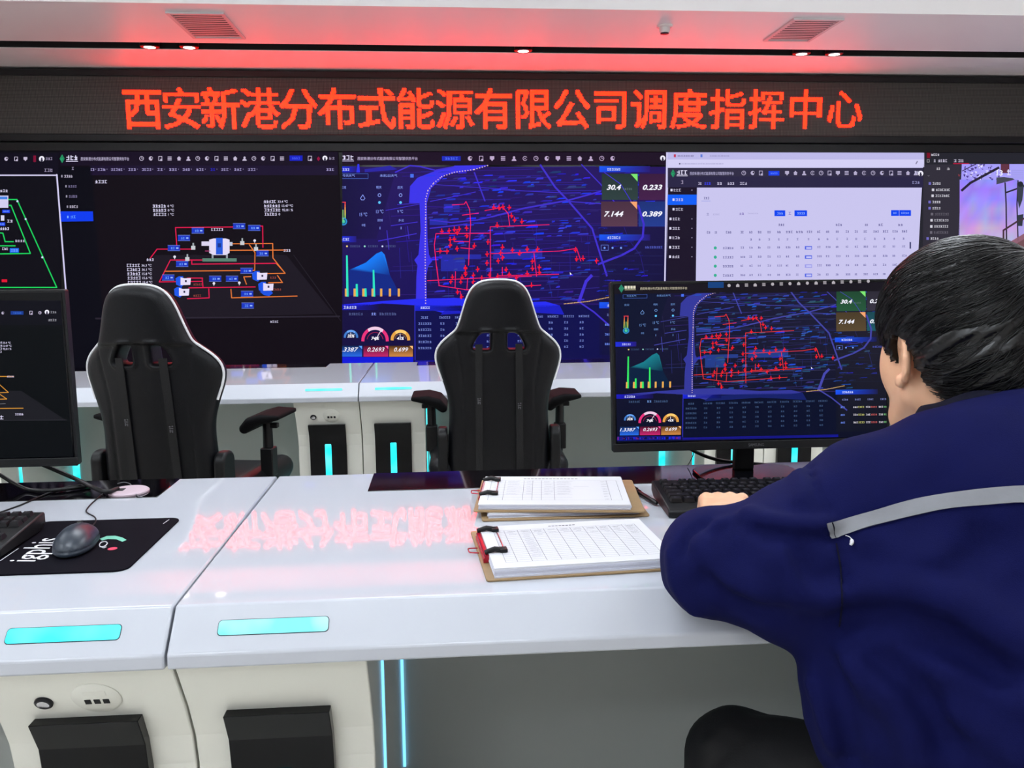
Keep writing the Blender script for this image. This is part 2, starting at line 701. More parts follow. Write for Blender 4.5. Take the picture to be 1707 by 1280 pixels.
t = thing('smoke_detector', 'small white round detector on the ceiling beside the right air vent', 'smoke detector', (1.456, 5.735, ZS))
MB().lathe([(.045, -.012), (.052, -.006), (.052, 0)], (1.456, 5.735, ZS), 24).make('base', M['sensor'], t, smooth=True)
MB().lathe([(.012, -.05), (.026, -.047), (.034, -.036), (.036, -.012)], (1.456, 5.735, ZS), 24).make('sensor_head', M['sensor'], t, smooth=True)
MB().lathe([(.022, -.052), (.0275, -.05), (.0275, -.044), (.022, -.044)], (1.456, 5.735, ZS), 20).make('grille', M['dark_metal'], t, smooth=True)

for x, lb in ((-2.035, 'glowing downlight in the black ceiling slot, left one of the left pair'),
              (-1.765, 'glowing downlight in the black ceiling slot, right one of the left pair'),
              (.592, 'single glowing downlight in the black ceiling slot above the middle of the sign'),
              (2.665, 'glowing downlight in the black ceiling slot, left one of the right pair'),
              (2.915, 'glowing downlight in the black ceiling slot, right one of the right pair')):
    t = thing('downlight', lb, 'downlight', (x, 6.42, ZS), 0, 'downlights in the ceiling slot')
    MB().lathe([(.060, -.004), (.066, 0), (.066, .05), (.05, .13), (.046, .13), (.058, .05), (.058, .002)], (x, 6.42, ZS), 24).make('housing', M['dark_metal'], t, smooth=True)
    MB().lathe([(.02, -.009), (.040, -.004), (.050, .008), (.050, .014)], (x, 6.42, ZS), 24).make('lens', M['downlight'], t, smooth=True)

for yy, xs_ in ((-1.9, (-3.0, -.9)), (.8, (-3.0, -.6, 1.8, 4.2)), (3.45, (-3.0, -.6, 1.8, 4.2))):
    for xx in xs_:
        zb = 2.64                          # added unseen box lights, hung low to brighten the ceiling
        t = thing('added_box_light', 'unseen box light added above the control desks to light room and ceiling', 'ceiling light', (xx, yy, ZC), 0, 'added unseen box lights')
        for e_ in (xx - .64, xx + .62):
            MB().box((e_, yy - .16, zb - .01), (e_ + .02, yy + .16, zb + .07)).make('end_cap', M['chrome'], t)
        for s_ in (-.5, .5):
            MB().tube([(xx + s_, yy, zb + .05), (xx + s_, yy, ZC - .001)], .002, 6).make('wire', M['chrome'], t)
        MB().box((xx - .62, yy - .15, zb), (xx + .62, yy + .15, zb + .06)).make('diffuser', M['lamp'], t)

# ================================================================== LED sign over the video wall
SX0, SX1 = -3.9, 5.4
YSIGN = 7.05
sign = thing('led_sign', 'long black LED sign with red Chinese characters above the video wall', 'sign', (.55, YSIGN, 2.215))
MB().box((SX0, YSIGN + .012, 2.222), (SX1, 7.24, 2.728)).make('module_face', M['sign_face'], sign)
MB().box((SX0, YSIGN - .006, 2.695), (SX1, 7.24, 2.742)).make('top_rail', M['black_plastic'], sign, bevel=.004)
MB().box((SX0, YSIGN - .01, 2.205), (SX1, 7.24, 2.262)).make('bottom_rail', M['black_plastic'], sign, bevel=.006)
SIGN_TEXT = '西安新港分布式能源有限公司调度指挥中心'
DOT = .0104                                # pitch of the diodes
for i, ch in enumerate(SIGN_TEXT):
    vs, fs, _bb = text_polys(ch, 0.0)
    cx = 204.5 + (1442 - 204.5) * (i + .5) / len(SIGN_TEXT)
    c = at_y(cx, 181 + (cx - 850) * .0015, YSIGN)
    S = .318
    N = 32
    gx, gz = np.meshgrid((np.arange(N) - N / 2 + .5) * DOT, (np.arange(N) - N / 2 + .5) * DOT, indexing='ij')
    lit = np.zeros((N, N), bool)
    for ox, oz in ((0, 0), (.30, 0), (-.30, 0), (0, .22), (0, -.22), (.55, 0)):
        ux, uz = (gx + ox * DOT) / S + .5, (gz + oz * DOT) / (S * 1.05) + .38
        for f_ in fs:
            for k in range(1, len(f_) - 1):
                (ax, az), (bx, bz), (dx, dz) = vs[f_[0]], vs[f_[k]], vs[f_[k + 1]]
                s1 = (bx - ax) * (uz - az) - (bz - az) * (ux - ax)
                s2 = (dx - bx) * (uz - bz) - (dz - bz) * (ux - bx)
                s3 = (ax - dx) * (uz - dz) - (az - dz) * (ux - dx)
                lit |= ((s1 >= 0) & (s2 >= 0) & (s3 >= 0)) | ((s1 <= 0) & (s2 <= 0) & (s3 <= 0))
    mb = MB()
    h = DOT * .44
    for a, b in np.argwhere(lit):
        x, z = c.x + gx[a, b], c.z + gz[a, b]
        mb.add([(x - h, YSIGN + .007, z - h), (x + h, YSIGN + .007, z - h), (x + h, YSIGN + .007, z + h), (x - h, YSIGN + .007, z + h)], [(0, 1, 2, 3)])
    mb.make('lit_character', M['diode'], sign)

# ================================================================== video wall body
YV = 7.10
VX0, VX1, VZ0, VZ1 = -3.9, 5.4, .40, 2.135
vwall = thing('video_wall', 'wall sized black video wall of lit dashboards under the LED sign', 'video wall', (.6, YV, .36))
MB().box((VX0, YV + .004, VZ0), (VX1, 7.22, VZ1)).make('screen_body', M['gloss_black'], vwall)
MB().box((VX0, YV - .03, VZ1), (VX1, 7.22, VZ1 + .066)).make('top_trim', M['black_plastic'], vwall, bevel=.004)
MB().box((VX0, YV - .03, VZ0 - .06), (VX1, 7.22, VZ0)).make('bottom_trim', M['gloss_black'], vwall, bevel=.004)

# ================================================================== consoles
FT, FB, LIP = (1.163, .75), (1.113, .70), (1.112, .68)     # fascia top / bottom edge, lip underside (Y, z)


def fascia(s):
    """point of the sloping fascia, s = 0 at its top edge"""
    return FT[0] + (FB[0] - FT[0]) * s, FT[1] + (FB[1] - FT[1]) * s


def console(X0, X1, dY, label, far):
    t = thing('console_desk', label, 'desk', ((X0 + X1) / 2, 1.5 + dY, 0), 0, 'white consoles of the far row' if far else 'white consoles of the near row')
    g = .0018
    prof = [(FT[0] + dY, FT[1]), (FB[0] + dY, FB[1]), (LIP[0] + dY, LIP[1]), (1.150 + dY, .675), (1.905 + dY, .69), (1.905 + dY, .75)]
    MB().prism(prof[::-1], 'X', X0 + g, X1 - g).make('worktop', M['lacquer'], t, bevel=.003, bseg=2)
    MB().box((X0 + .213, 1.748 + dY, .742), (X1 - .213, 1.9045 + dY, .7512)).make('glass_inset', M['black_glass'], t, bevel=.001)
    yb = 1.885 + dY
    MB().box((X0 + .262, yb, .0), (X1 - .262, yb + .018, .688)).make('back_panel', M['panel_grey'], t)
    for side in (0, 1):
        a = X0 + g if side == 0 else X1 - .263
        b = X0 + .263 if side == 0 else X1 - g
        pf = [(1.135 + dY, .682), (1.189 + dY, .585), (1.212 + dY, .53), (1.222 + dY, .48), (1.222 + dY, .06), (1.25 + dY, .0), (yb, .0), (yb, .688)]
        MB().prism(pf[::-1], 'X', a, b).make('pedestal', M['lacquer_body'], t, bevel=.002, angle=9)
        # raised black door that follows the bend of the pedestal front
        cx = (X0 + .129) if side == 0 else (X1 - .139)
        e = .02
        dp = [(1.192 + dY - e, .577), (1.215 + dY - e, .528), (1.222 + dY - e, .475), (1.222 + dY - e, .05), (1.224 + dY, .05), (1.224 + dY, .475),
              (1.216 + dY, .532), (1.199 + dY, .577)]
        door = MB().prism(dp[::-1], 'X', cx - .075, cx + .075).make('cabinet_door', M['gloss_black'], t, bevel=.0012, angle=9)
        MB().prism([(p[0], p[1]) for p in rounded_rect(cx - .013, .09, cx + .013, .492 if far else .475, .004)], 'Y', 1.222 + dY - e - .003, 1.222 + dY - e + .001).make('light_bar', M['cyan'], door)
        # light panel let into the sloping fascia
        la = (X0 + .064) if side == 0 else (X1 - .214)
        lb = la + .15
        y0, z0 = fascia(.34 if not far else .36)
        y1, z1 = fascia(.66 if not far else .56)
        sl = math.sqrt((y1 - y0) ** 2 + (z1 - z0) ** 2)
        U = Vector((0, (y0 - y1) / sl, (z0 - z1) / sl))
        N = Vector((0, -.7071, .7071))
        B = Matrix(((1, 0, 0, 0), (0, U.y, N.y, y1), (0, U.z, N.z, z1), (0, 0, 0, 1))) if False else None
        base = Vector((0, y1 + dY, z1))

        def on_fascia(poly, h0, h1):
            mb = MB()
            n = len(poly)
            vs = [Vector((x, 0, 0)) + base + U * u + N * h0 for x, u in poly] + [Vector((x, 0, 0)) + base + U * u + N * h1 for x, u in poly]
            return mb.add(vs, [tuple(range(n - 1, -1, -1)), tuple(range(n, 2 * n))] + [(i, (i + 1) % n, n + (i + 1) % n, n + i) for i in range(n)])
        rim = on_fascia(rounded_rect(la, 0, lb, sl, .0055), -.001, .0006).make('light_panel', M['panel_grey'] if far else M['dark_metal'], t)
        on_fascia(rounded_rect(la + .0009, .0009, lb - .0009, sl - .0009, .005), 0, .0012).make('diffuser', M['cyan'] if (side == 1 or far) else M['cyan_soft'], rim)
        # LED strips on the inner wall of the pedestal and in its far corner
        sx = X0 + .263 if side == 0 else X1 - .263
        sg = 1 if side == 0 else -1
        wdt = .008 if not far else .018
        xs = sorted((sx, sx + sg * .004))
        MB().box((xs[0], 1.37 + dY, .05), (xs[1], 1.37 + dY + wdt, .66)).make('led_strip', M['blue_led'] if not far else M['cyan'], t)
        xs = sorted((sx, sx + sg * (.006 if not far else .03)))
        MB().box((xs[0], yb - .006, .05), (xs[1], yb, .68)).make('led_strip', M['blue_led'] if not far else M['cyan'], t)
        if side == 1:
            # push button and USB socket plate on the slanted upper part of the pedestal
            a0 = Vector((0, 1.135 + dY, .682))
            a1 = Vector((0, 1.189 + dY, .585))
            d = (a1 - a0).normalized()
            nn = Vector((0, d.z, -d.y))
            if nn.y > 0:
                nn = -nn

            def on_ped(x, s, mb_fn):
                o = a0 + d * s + Vector((x, 0, 0))
                X = Vector((1, 0, 0))
                Yv = -d
                R = Matrix(((X.x, Yv.x, nn.x, o.x), (X.y, Yv.y, nn.y, o.y), (X.z, Yv.z, nn.z, o.z), (0, 0, 0, 1)))
                return mb_fn(R)
            bt = on_ped(X1 - .190, .082, lambda R: MB().lathe([(.0125, -.001), (.0125, .003), (.0105, .0045)], (0, 0, 0), 24, R).make('power_button', M['dark_metal'], t, smooth=True))
            on_ped(X1 - .190, .082, lambda R: MB().lathe([(.0085, .004), (.0085, .0052), (.0065, .0058)], (0, 0, 0), 20, R).make('button_cap', M['chrome'], bt, smooth=True))
            pl = on_ped(X1 - .117, .076, lambda R: MB().lathe([(.0335, -.001), (.0335, .0014), (.032, .0024)], (0, 0, 0), 36, R).make('usb_socket', M['lacquer_body'], t, smooth=True))
            for k in (-1, 0, 1):
                on_ped(X1 - .117 + k * .0125, .082, lambda R: MB().box((-.0042, -.0048, .001), (.0042, .0048, .0032), R).make('usb_port', M['black_plastic'], pl))
            on_ped(X1 - .117, .063, lambda R: MB().box((-.016, -.006, .001), (.016, .006, .0028), R).make('flap', M['lacquer_body'], pl, bevel=.001))
    return t


SEAM = -.383
MODW = 1.72
console(SEAM, SEAM + MODW, 0, 'near white console desk to the right of the seam, where the person sits', False)
console(SEAM - MODW, SEAM, 0, 'near white console desk to the left of the seam, under the mouse pad', False)
FDX, FDY = .025, 2.312
console(SEAM + FDX, SEAM + FDX + MODW, FDY, 'far white console desk in front of the video wall, behind the middle chair', True)
console(SEAM + FDX - MODW, SEAM + FDX, FDY, 'far white console desk in front of the video wall, behind the left chair', True)
console(SEAM + FDX - 2 * MODW, SEAM + FDX - MODW, FDY, 'far white console desk seen only below the left monitor', True)
console(SEAM + FDX + MODW, SEAM + FDX + 2 * MODW, FDY, 'far white console desk seen below the right monitor', True)

# ================================================================== gaming chairs
HALF = [(0, 1.166), (.035, 1.164), (.066, 1.156), (.092, 1.135), (.110, 1.10), (.123, 1.06), (.136, 1.02), (.148, .993), (.168, .975), (.198, .948),
        (.217, .92), (.222, .89), (.217, .86), (.206, .825), (.193, .785), (.183, .745), (.179, .70), (.181, .64), (.184, .56), (.184, .47), (.165, .44), (.10, .435), (0, .435)]
_hp = [(p.x, p.y) for p in smooth_path([(x, z, 0) for x, z in HALF], 4)]
OUT = _hp + [(-x, z) for x, z in _hp[-2:0:-1]]
HOLE = [(.030, .984), (.058, .983), (.072, .972), (.084, .952), (.092, .934), (.088, .926), (.036, .925), (.031, .930)]


def sd_poly(px, pz, poly):
    d = np.full(px.shape, 1e9, np.float32)
    inside = np.zeros(px.shape, bool)
    n = len(poly)
    for i in range(n):
        ax, az = poly[i]
        bx, bz = poly[(i + 1) % n]
        ex, ez = bx - ax, bz - az
        wx, wz = px - ax, pz - az
        tt = np.clip((wx * ex + wz * ez) / max(ex * ex + ez * ez, 1e-12), 0, 1)
        d = np.minimum(d, (wx - ex * tt) ** 2 + (wz - ez * tt) ** 2)
        if az != bz:
            c = ((az <= pz) != (bz <= pz)) & (px < (bx - ax) * (pz - az) / (bz - az) + ax)
            inside ^= c
    d = np.sqrt(d)
    return np.where(inside, -d, d)


def back_yc(x, z):
    return -.235 - (z - .6) * .12 + 1.0 * x * x * np.clip((z - .45) / .4, .3, 1)


def back_sdf(P):
    x, y, z = P[:, 0], P[:, 1], P[:, 2]
    d2 = sd_poly(x, z, OUT)
    yy = y - back_yc(x, z)
    rear = yy < 0
    head = 1 / (1 + np.exp(-np.clip((z - .990 + .05 * np.abs(x)) / .0022, -30, 30)))
    th = .034 + np.where(rear, .017 * head, .012)
    groove = .004 * np.exp(-((np.abs(x) - .128 - .02 * np.clip((z - .8) / .15, 0, 1)) / .004) ** 2) * (z < .965) * rear
    d1 = np.abs(yy) - th + groove
    r = .034
    a, b = d2 + r, d1 + r
    d = np.sqrt(np.maximum(a, 0) ** 2 + np.maximum(b, 0) ** 2) + np.minimum(np.maximum(a, b), 0) - r
    hl = sd_poly(np.abs(x), z, HOLE)
    rim = .007 * np.exp(-((hl - .010) / .006) ** 2) * rear        # moulded lip round the holes
    return smax(d - rim, -(hl), .012)


def seat_sdf(P):
    d = sd_box(P, (0, .02, .455), (.235, .25, .05), .035)
    for s in (-1, 1):
        d = smin(d, sd_cone(P, (s * .215, -.2, .485), (s * .215, .24, .485), .042, .042), .03)
    return d


def pad_sdf(P, s):
    Q = P * np.array((s, 1, 1), np.float32)
    Q = np.stack([Q[:, 0], np.maximum(np.abs(Q[:, 1] - .03) - .085, 0), Q[:, 2]], 1)
    return sd_path(Q, [(.205, 0, .680), (.225, 0, .699), (.262, 0, .712), (.318, 0, .717)], [.017, .020, .017, .0085])


_bv, _bf = mesh_sdf(back_sdf, (-.26, -.42, .41), (.26, -.10, 1.2), .0055)
_sv, _sf = mesh_sdf(seat_sdf, (-.3, -.28, .38), (.3, .32, .56), .009)


def make_chair(label):
    t = thing('gaming_chair', label, 'chair', (0, 0, 0), 0, 'black gaming chairs between the console rows')
    np_object('backrest', _bv, _bf, M['leather'], t, world=False)
    # white piping along the upper rim
    pth = [(x, z) for x, z in _hp if z > .80]
    pts = [(x * 1.006, float(back_yc(np.float32(x), np.float32(z))) - .010, z + .002) for x, z in pth]
    full = [(-x, y, z) for x, y, z in pts[:0:-1]] + pts
    MB().tube(full, .0042, 8).make('piping', M['piping'], t, world=False, smooth=True, angle=80)
    for s in (-1, 1):
        zz = np.linspace(.945, .475, 24)
        mb = MB()
        rows = []
        for z in zz:
            for dx in (-.0125, .0125):
                x = s * .070 + dx + s * .008 * (.93 - z)
                rows.append((x, float(back_yc(np.float32(x), np.float32(z))) - .0385, z))
        n = len(zz)
        back = [(x, y - .004, z) for x, y, z in rows]
        fs = []
        for i in range(n - 1):
            fs += [(2 * i, 2 * i + 1, 2 * i + 3, 2 * i + 2), (2 * n + 2 * i + 1, 2 * n + 2 * i, 2 * n + 2 * i + 2, 2 * n + 2 * i + 3),
                   (2 * i, 2 * i + 2, 2 * n + 2 * i + 2, 2 * n + 2 * i), (2 * i + 3, 2 * i + 1, 2 * n + 2 * i + 1, 2 * n + 2 * i + 3)]
        mb.add(rows + back, fs)
        sp = mb.make('strap', M['strap'], t, world=False)
        # small print on the strap
        e = MB()
        z0 = .742 if s < 0 else .722
        yy = float(back_yc(np.float32(.07), np.float32(z0))) - .0435
        xc = s * .0715
        for dx, dz, w, h in ((-.004, .008, .0022, .002), (.004, .009, .0022, .002), (0, .002, .006, .0013), (-.0035, -.006, .0016, .0045), (.0035, -.007, .0016, .004), (0, -.005, .004, .001)):
            e.box((xc + dx - w, yy - .001, z0 + dz - h), (xc + dx + w, yy + .001, z0 + dz + h))
        e.make('emblem', M['emblem'], sp, world=False)
        # recliner bracket, arm post and pad
        cv = MB().prism(rounded_rect(-.262, .43, -.175, .64, .035, 6), 'X', s * .186 if s > 0 else -.222, s * .222 if s > 0 else -.186)
        cv.make('hinge_cover', M['black_plastic'], t, world=False, bevel=.008, bseg=3)
        ar = MB()
        ar.tube([(s * .2, .0, .43), (s * .235, .02, .46), (s * .25, .03, .52), (s * .252, .03, .69)], [.022, .022, .019, .016], 14)
        ar.box((s * .252 - .022, .005, .50), (s * .252 + .022, .055, .60))
        ap = ar.make('arm_post', M['black_plastic'], t, world=False, bevel=.004)
        MB().box((s * .275 - .014, .02, .668), (s * .275 + .014, .045, .685)).make('adjuster', M['black_plastic'], ap, world=False, bevel=.003)
        v, f = mesh_sdf(lambda P, s=s: pad_sdf(P, s), (-.36 if s < 0 else .16, -.1, .64), (-.16 if s < 0 else .36, .17, .76), .005)
        np_object('arm_pad', v, f, M['soft_black'], t, world=False)
    np_object('seat', _sv, _sf, M['leather'], t, world=False)
    MB().lathe([(.03, .10), (.03, .25), (.021, .25), (.021, .40), (.10, .40), (.10, .415)], (0, 0, 0), 20).make('gas_column', M['dark_metal'], t, world=False, smooth=True)
    for k in range(5):
        a = 2 * PI * k / 5 + .3
        d = Vector((math.cos(a), math.sin(a), 0))
        lg = MB().tube([d * .02 + Vector((0, 0, .115)), d * .16 + Vector((0, 0, .10)), d * .31 + Vector((0, 0, .072))], [.03, .024, .017], 10).make('leg', M['black_plastic'], t, world=False, smooth=True)
        w = Vector((-d.y, d.x, 0)) * .012
        c = d * .31 + Vector((0, 0, .03))
        MB().tube([c - w, c + w], .03, 16).make('caster', M['black_plastic'], lg, world=False, smooth=True, angle=40)
    return t


def place(o, loc, rz):
    o.location = loc
    o.rotation_euler = (0, 0, rz)
    WM[o] = Matrix.Translation(Vector(loc)) @ Matrix.Rotation(rz, 4, 'Z')


chair_a = make_chair('black gaming chair with white piping behind the two stacked clipboards, middle of the scene')
chair_b = copy_tree(chair_a)
chair_b['label'] = 'black gaming chair with white piping to the left, next to the left monitor'
place(chair_a, (.187, 3.27, 0), math.radians(-1))
place(chair_b, (-.875, 2.97, 0), math.radians(-10))

# ================================================================== what the displays show
class Canvas:
    """flat coloured shapes laid on a display face, one mesh; layer n lies n * LAY in front of the glass"""
    LAY = .0004

    def __init__(self, fn, nrm):
        self.fn, self.nrm = fn, nrm          # fn(px, py) -> point on the face
        self.v, self.f, self.c = [], [], []
        self.ox = self.oy = 0.0
        self.s = 1.0
        self.clip = None
        self.tint = None

    def o(self, ox=0, oy=0, s=1.0):
        self.ox, self.oy, self.s = ox, oy, s
        return self

    def xy(self, p):
        x, y = self.ox + p[0] / self.s, self.oy + p[1] / self.s
        if self.clip:
            x0, y0, x1, y1 = self.clip
            x, y = min(max(x, x0), x1), min(max(y, y0), y1)
        return x, y

    def poly(self, pts, col, L=1, a=1.0):
        n0 = len(self.v)
        q = [self.xy(p) for p in pts]
        if max(p[0] for p in q) - min(p[0] for p in q) < 1e-4 or max(p[1] for p in q) - min(p[1] for p in q) < 1e-4:
            return self
        for p in q:
            self.v.append(self.fn(*p) + self.nrm * (self.LAY * L))
        self.f.append(tuple(range(n0, n0 + len(pts))))
        cols = col if isinstance(col, list) else [col] * len(pts)
        out = []
        for k in cols:
            k = lin(k)
            if self.tint:
                k = self.tint(k)
            out.append(tuple(v * a for v in k))
        self.c += out
        return self

    def rect(self, x0, y0, x1, y1, col, L=1):
        return self.poly([(x0, y1), (x1, y1), (x1, y0), (x0, y0)], col, L)

    def line(self, pts, w, col, L=2, closed=False):
        pts = list(pts) + ([pts[0]] if closed else [])
        w = w * self.s / 2
        for (ax, ay), (bx, by) in zip(pts[:-1], pts[1:]):
            dx, dy = bx - ax, by - ay
            l = math.hypot(dx, dy) or 1
            dx, dy = dx / l * w, dy / l * w
            e = .6
            self.poly([(ax - dx * e - dy, ay - dy * e + dx), (bx + dx * e - dy, by + dy * e + dx), (bx + dx * e + dy, by + dy * e - dx), (ax - dx * e + dy, ay - dy * e - dx)], col, L)
        return self

    def frame(self, x0, y0, x1, y1, w, col, L=2):
        return self.line([(x0, y0), (x1, y0), (x1, y1), (x0, y1)], w, col, L, True)

    def disc(self, cx, cy, r, col, L=3, ry=None, n=12, a0=0, a1=360):
        ry = ry or r
        k = n if a1 - a0 >= 360 else n + 1
        return self.poly([(cx + r * math.cos(math.radians(a0 + (a1 - a0) * i / n)), cy - ry * math.sin(math.radians(a0 + (a1 - a0) * i / n))) for i in range(k)], col, L)

    def ring(self, cx, cy, r, w, col, L=3, a0=0, a1=360, n=14, ry=None):
        ry = ry or r
        return self.line([(cx + r * math.cos(math.radians(a0 + (a1 - a0) * i / n)), cy - ry * math.sin(math.radians(a0 + (a1 - a0) * i / n))) for i in range(n + 1)], w, col, L)

    def text(self, s, x, y, h, col, L=4, bold=.01, shear=0.0, w=None):
        """left end x, middle y, full height h; w forces the width"""
        vs, fs, (x0, y0, x1, y1) = text_polys(s, bold, shear)
        k = h / (y1 - y0)
        kx = (w / (x1 - x0)) if w else k
        for f in fs:
            self.poly([(x + (vs[i][0] - x0) * kx, y + h / 2 - (vs[i][1] - y0) * k) for i in f], col, L)
        return self

    def scribble(self, x0, y0, x1, y1, col, L=4, r=None):
        """a run of characters too small to read in the photograph: strokes without letters"""
        r = r or random
        h = y1 - y0
        n = max(1, int(round((x1 - x0) / (h * .95))))
        cw = (x1 - x0) / n
        for i in range(n):
            a = x0 + i * cw
            k = r.randint(0, 3)
            t = .17 * h
            self.rect(a + cw * .08, y0 + t * k * .6, a + cw * .85, y0 + t * k * .6 + t, col, L)
            self.rect(a + cw * .08, y1 - t, a + cw * .85, y1, col, L)
            b = a + cw * r.uniform(.15, .6)
            self.rect(b, y0, b + t * 1.1, y1, col, L)
            if k % 2:
                self.rect(a + cw * .6, y0 + h * .3, a + cw * .6 + t, y1, col, L)
        return self

    def make(self, name, m, parent, world=True):
        me = bpy.data.meshes.new(name)
        vs = self.v
        if world:
            inv = WM[parent].inverted()
            vs = [inv @ p for p in vs]
        me.from_pydata([tuple(p) for p in vs], [], self.f)
        me.materials.append(m)
        at = me.color_attributes.new('Col', 'FLOAT_COLOR', 'POINT')
        flat = np.ones((len(self.c), 4), np.float32)
        flat[:, :3] = np.array(self.c, np.float32)
        at.data.foreach_set('color', flat.ravel())
        me.update()
        o = bpy.data.objects.new(name, me)
        return link(o, parent)


WHITE = (214, 208, 236)
GREY = (150, 140, 170)
BLUE = (30, 70, 225)


def icon(cv, x, y, r, k, col=(190, 180, 205)):
    """the small round and square pictograms of the tool bars"""
    k = k % 8
    if k == 0:
        cv.ring(x, y, r * .8, .9, col, 4).line([(x, y - r * .4), (x, y), (x + r * .4, y)], .8, col, 4)
    elif k == 1:
        cv.disc(x, y, r * .85, col, 4, a0=20, a1=300).disc(x + r * .3, y - r * .2, r * .35, (20, 14, 26), 5)
    elif k == 2:
        cv.frame(x - r * .65, y - r * .8, x + r * .65, y + r * .8, .9, col, 4).rect(x, y + r * .2, x + r * .8, y + r, col, 5)
    elif k == 3:
        cv.rect(x - r * .8, y - r * .8, x + r * .8, y + r * .35, col, 4).poly([(x - r * .5, y + r * .35), (x + r * .5, y + r * .35), (x, y + r)], col, 4)
    elif k == 4:
        for j in (-1, 0, 1):
            cv.rect(x - r * .8, y + j * r * .6 - r * .16, x + r * .8, y + j * r * .6 + r * .16, col, 4)
    elif k == 5:
        cv.poly([(x - r * .9, y), (x, y - r * .9), (x + r * .9, y)][::-1], col, 4).rect(x - r * .6, y, x + r * .6, y + r * .8, col, 4)
    elif k == 6:
        cv.disc(x, y - r * .35, r * .45, col, 4).disc(x, y + r * .9, r * .85, col, 4, a0=0, a1=180)
    else:
        cv.ring(x, y, r * .75, .9, col, 4, 30, 330).rect(x - r * .2, y - r * .2, x + r * .2, y + r * .2, col, 4)


def avatar(cv, x, y, r):
    cv.disc(x, y, r, (235, 232, 245), 4).disc(x, y + r * .55, r * .45, (40, 36, 60), 5).disc(x, y - r * .1, r * .3, (40, 36, 60), 5)


def wall_fn(px, py):
    return at_y(px, py, YV)


def new_wall_canvas():
    return Canvas(wall_fn, Vector((0, -1, 0)))


TITLE = '西安新港分布式能源有限公司智慧供热平台'


def logo(cv, x, y, h, dark=True):
    cv.poly([(x, y), (x + h * .35, y + h * .62), (x + h * .7, y), (x + h * .35, y - h * .62)], (36, 150, 100), 4)
    cv.line([(x + h * .1, y), (x + h * .35, y - h * .3), (x + h * .6, y), (x + h * .35, y + h * .3)], .5, (12, 30, 24), 5)
    c = (220, 215, 240)
    cv.scribble(x + h * .9, y - h * .48, x + h * 2.6, y + h * .2, c, 4)
    cv.rect(x + h * .9, y + h * .32, x + h * 2.6, y + h * .42, c, 4)


# ---- far left window: green and orange pipe diagram
cv = new_wall_canvas()
cv.rect(-40, 252, 101, 625, (13, 12, 20), 0)
cv.o(0, 230, 5.12)
cv.rect(-200, 130, 500, 310, (15, 12, 26), 1)
for i, x in enumerate((55, 138, 218)):
    icon(cv, x, 178, 20, i + 1)
cv.rect(285, 150, 308, 205, (120, 16, 50), 4)
avatar(cv, 357, 178, 24)
cv.scribble(388, 164, 450, 188, GREY)
cv.scribble(378, 262, 452, 288, GREY)
cv.line([(0, 318), (482, 318)], 2.2, (205, 200, 232), 3)
cv.line([(482, 314), (487, 318)], 2.6, (215, 210, 240), 3)
G = (28, 205, 92)
for pl in ([(-60, 1275), (485, 1275), (145, 525), (70, 525)], [(80, 575), (95, 575), (260, 985), (-60, 990)], [(0, 810), (25, 812), (45, 885), (115, 885)], [(0, 920), (130, 920)]):
    cv.line(pl, 1.9, G, 3)
cv.rect(-40, 492, 72, 596, (205, 200, 235), 4).rect(-40, 500, 64, 524, (70, 130, 220), 5)
for r in ((20, 612, 86, 640), (-20, 720, 45, 750), (85, 940, 162, 978)):
    cv.rect(*r, (24, 60, 220) if r[1] != 940 else (30, 110, 235), 5)
    cv.scribble(r[0] + 8, r[1] + 8, r[2] - 6, r[3] - 8, (120, 160, 255), 6)
cv.rect(8, 660, 38, 705, (210, 208, 235), 5)
for r in ((60, 698, 112, 720), (0, 762, 80, 785), (130, 868, 215, 888), (18, 934, 72, 956), (0, 440, 70, 462)):
    cv.scribble(*r, WHITE)
cv.rect(15, 1206, 62, 1230, (220, 20, 50), 4)
for x, y in ((220, 692), (362, 1018), (150, 540)):
    cv.disc(x, y, 9, (200, 215, 250), 5)
cv.o(0, 440, 5.334)
O = (226, 132, 50)
cv.line([(60, 298), (498, 295), (528, 362)], 1.8, O, 3).line([(135, 300), (157, 362), (180, 358)], 1.6, (235, 190, 110), 3)
cv.rect(190, 338, 388, 368, (28, 56, 215), 5)
cv.scribble(225, 346, 330, 362, (190, 205, 250), 6)
cv.rect(232, 268, 258, 304, (215, 210, 235), 5)
cv.disc(66, 299, 10, (220, 215, 235), 5)
cv.o().make('screen_window', M['wall_screen'], vwall)['label'] = 'green and orange pipe diagram'

# ---- white edge between the far left window and the schematic
E1, E2 = at_y(94.5, 291, YV), at_y(121, 621, YV)
xe = (E1.x + E2.x) / 2
cv = new_wall_canvas()


def vwx(x, py):
    # pixel column of the vertical wall line X = x at pixel row py
    lo_, hi_ = -200.0, 1900.0
    for _ in range(40):
        mid = (lo_ + hi_) / 2
        if at_y(mid, py, YV).x < x:
            lo_ = mid
        else:
            hi_ = mid
    return lo_


def wall_x(px, py):
    return at_y(px, py, YV).x


def vline(cv, x, y0, y1, w, col, L):
    a, b = vwx(x, y0), vwx(x, y1)
    cv.poly([(a - w / 2, y0), (b - w / 2, y1), (b + w / 2, y1), (a + w / 2, y0)], col, L)


def vpanel(cv, xa, xb, y0, y1, col, L, yb0=None, yb1=None):
    """a rectangle on the wall between wall columns xa and xb"""
    cv.poly([(vwx(xa, y1), y1), (vwx(xb, y1), yb1 or y1), (vwx(xb, y0), yb0 or y0), (vwx(xa, y0), y0)], col, L)


XB0, XB1 = xe, wall_x(566, 300)
XD0, XD1 = wall_x(1112, 256), wall_x(1540, 256)

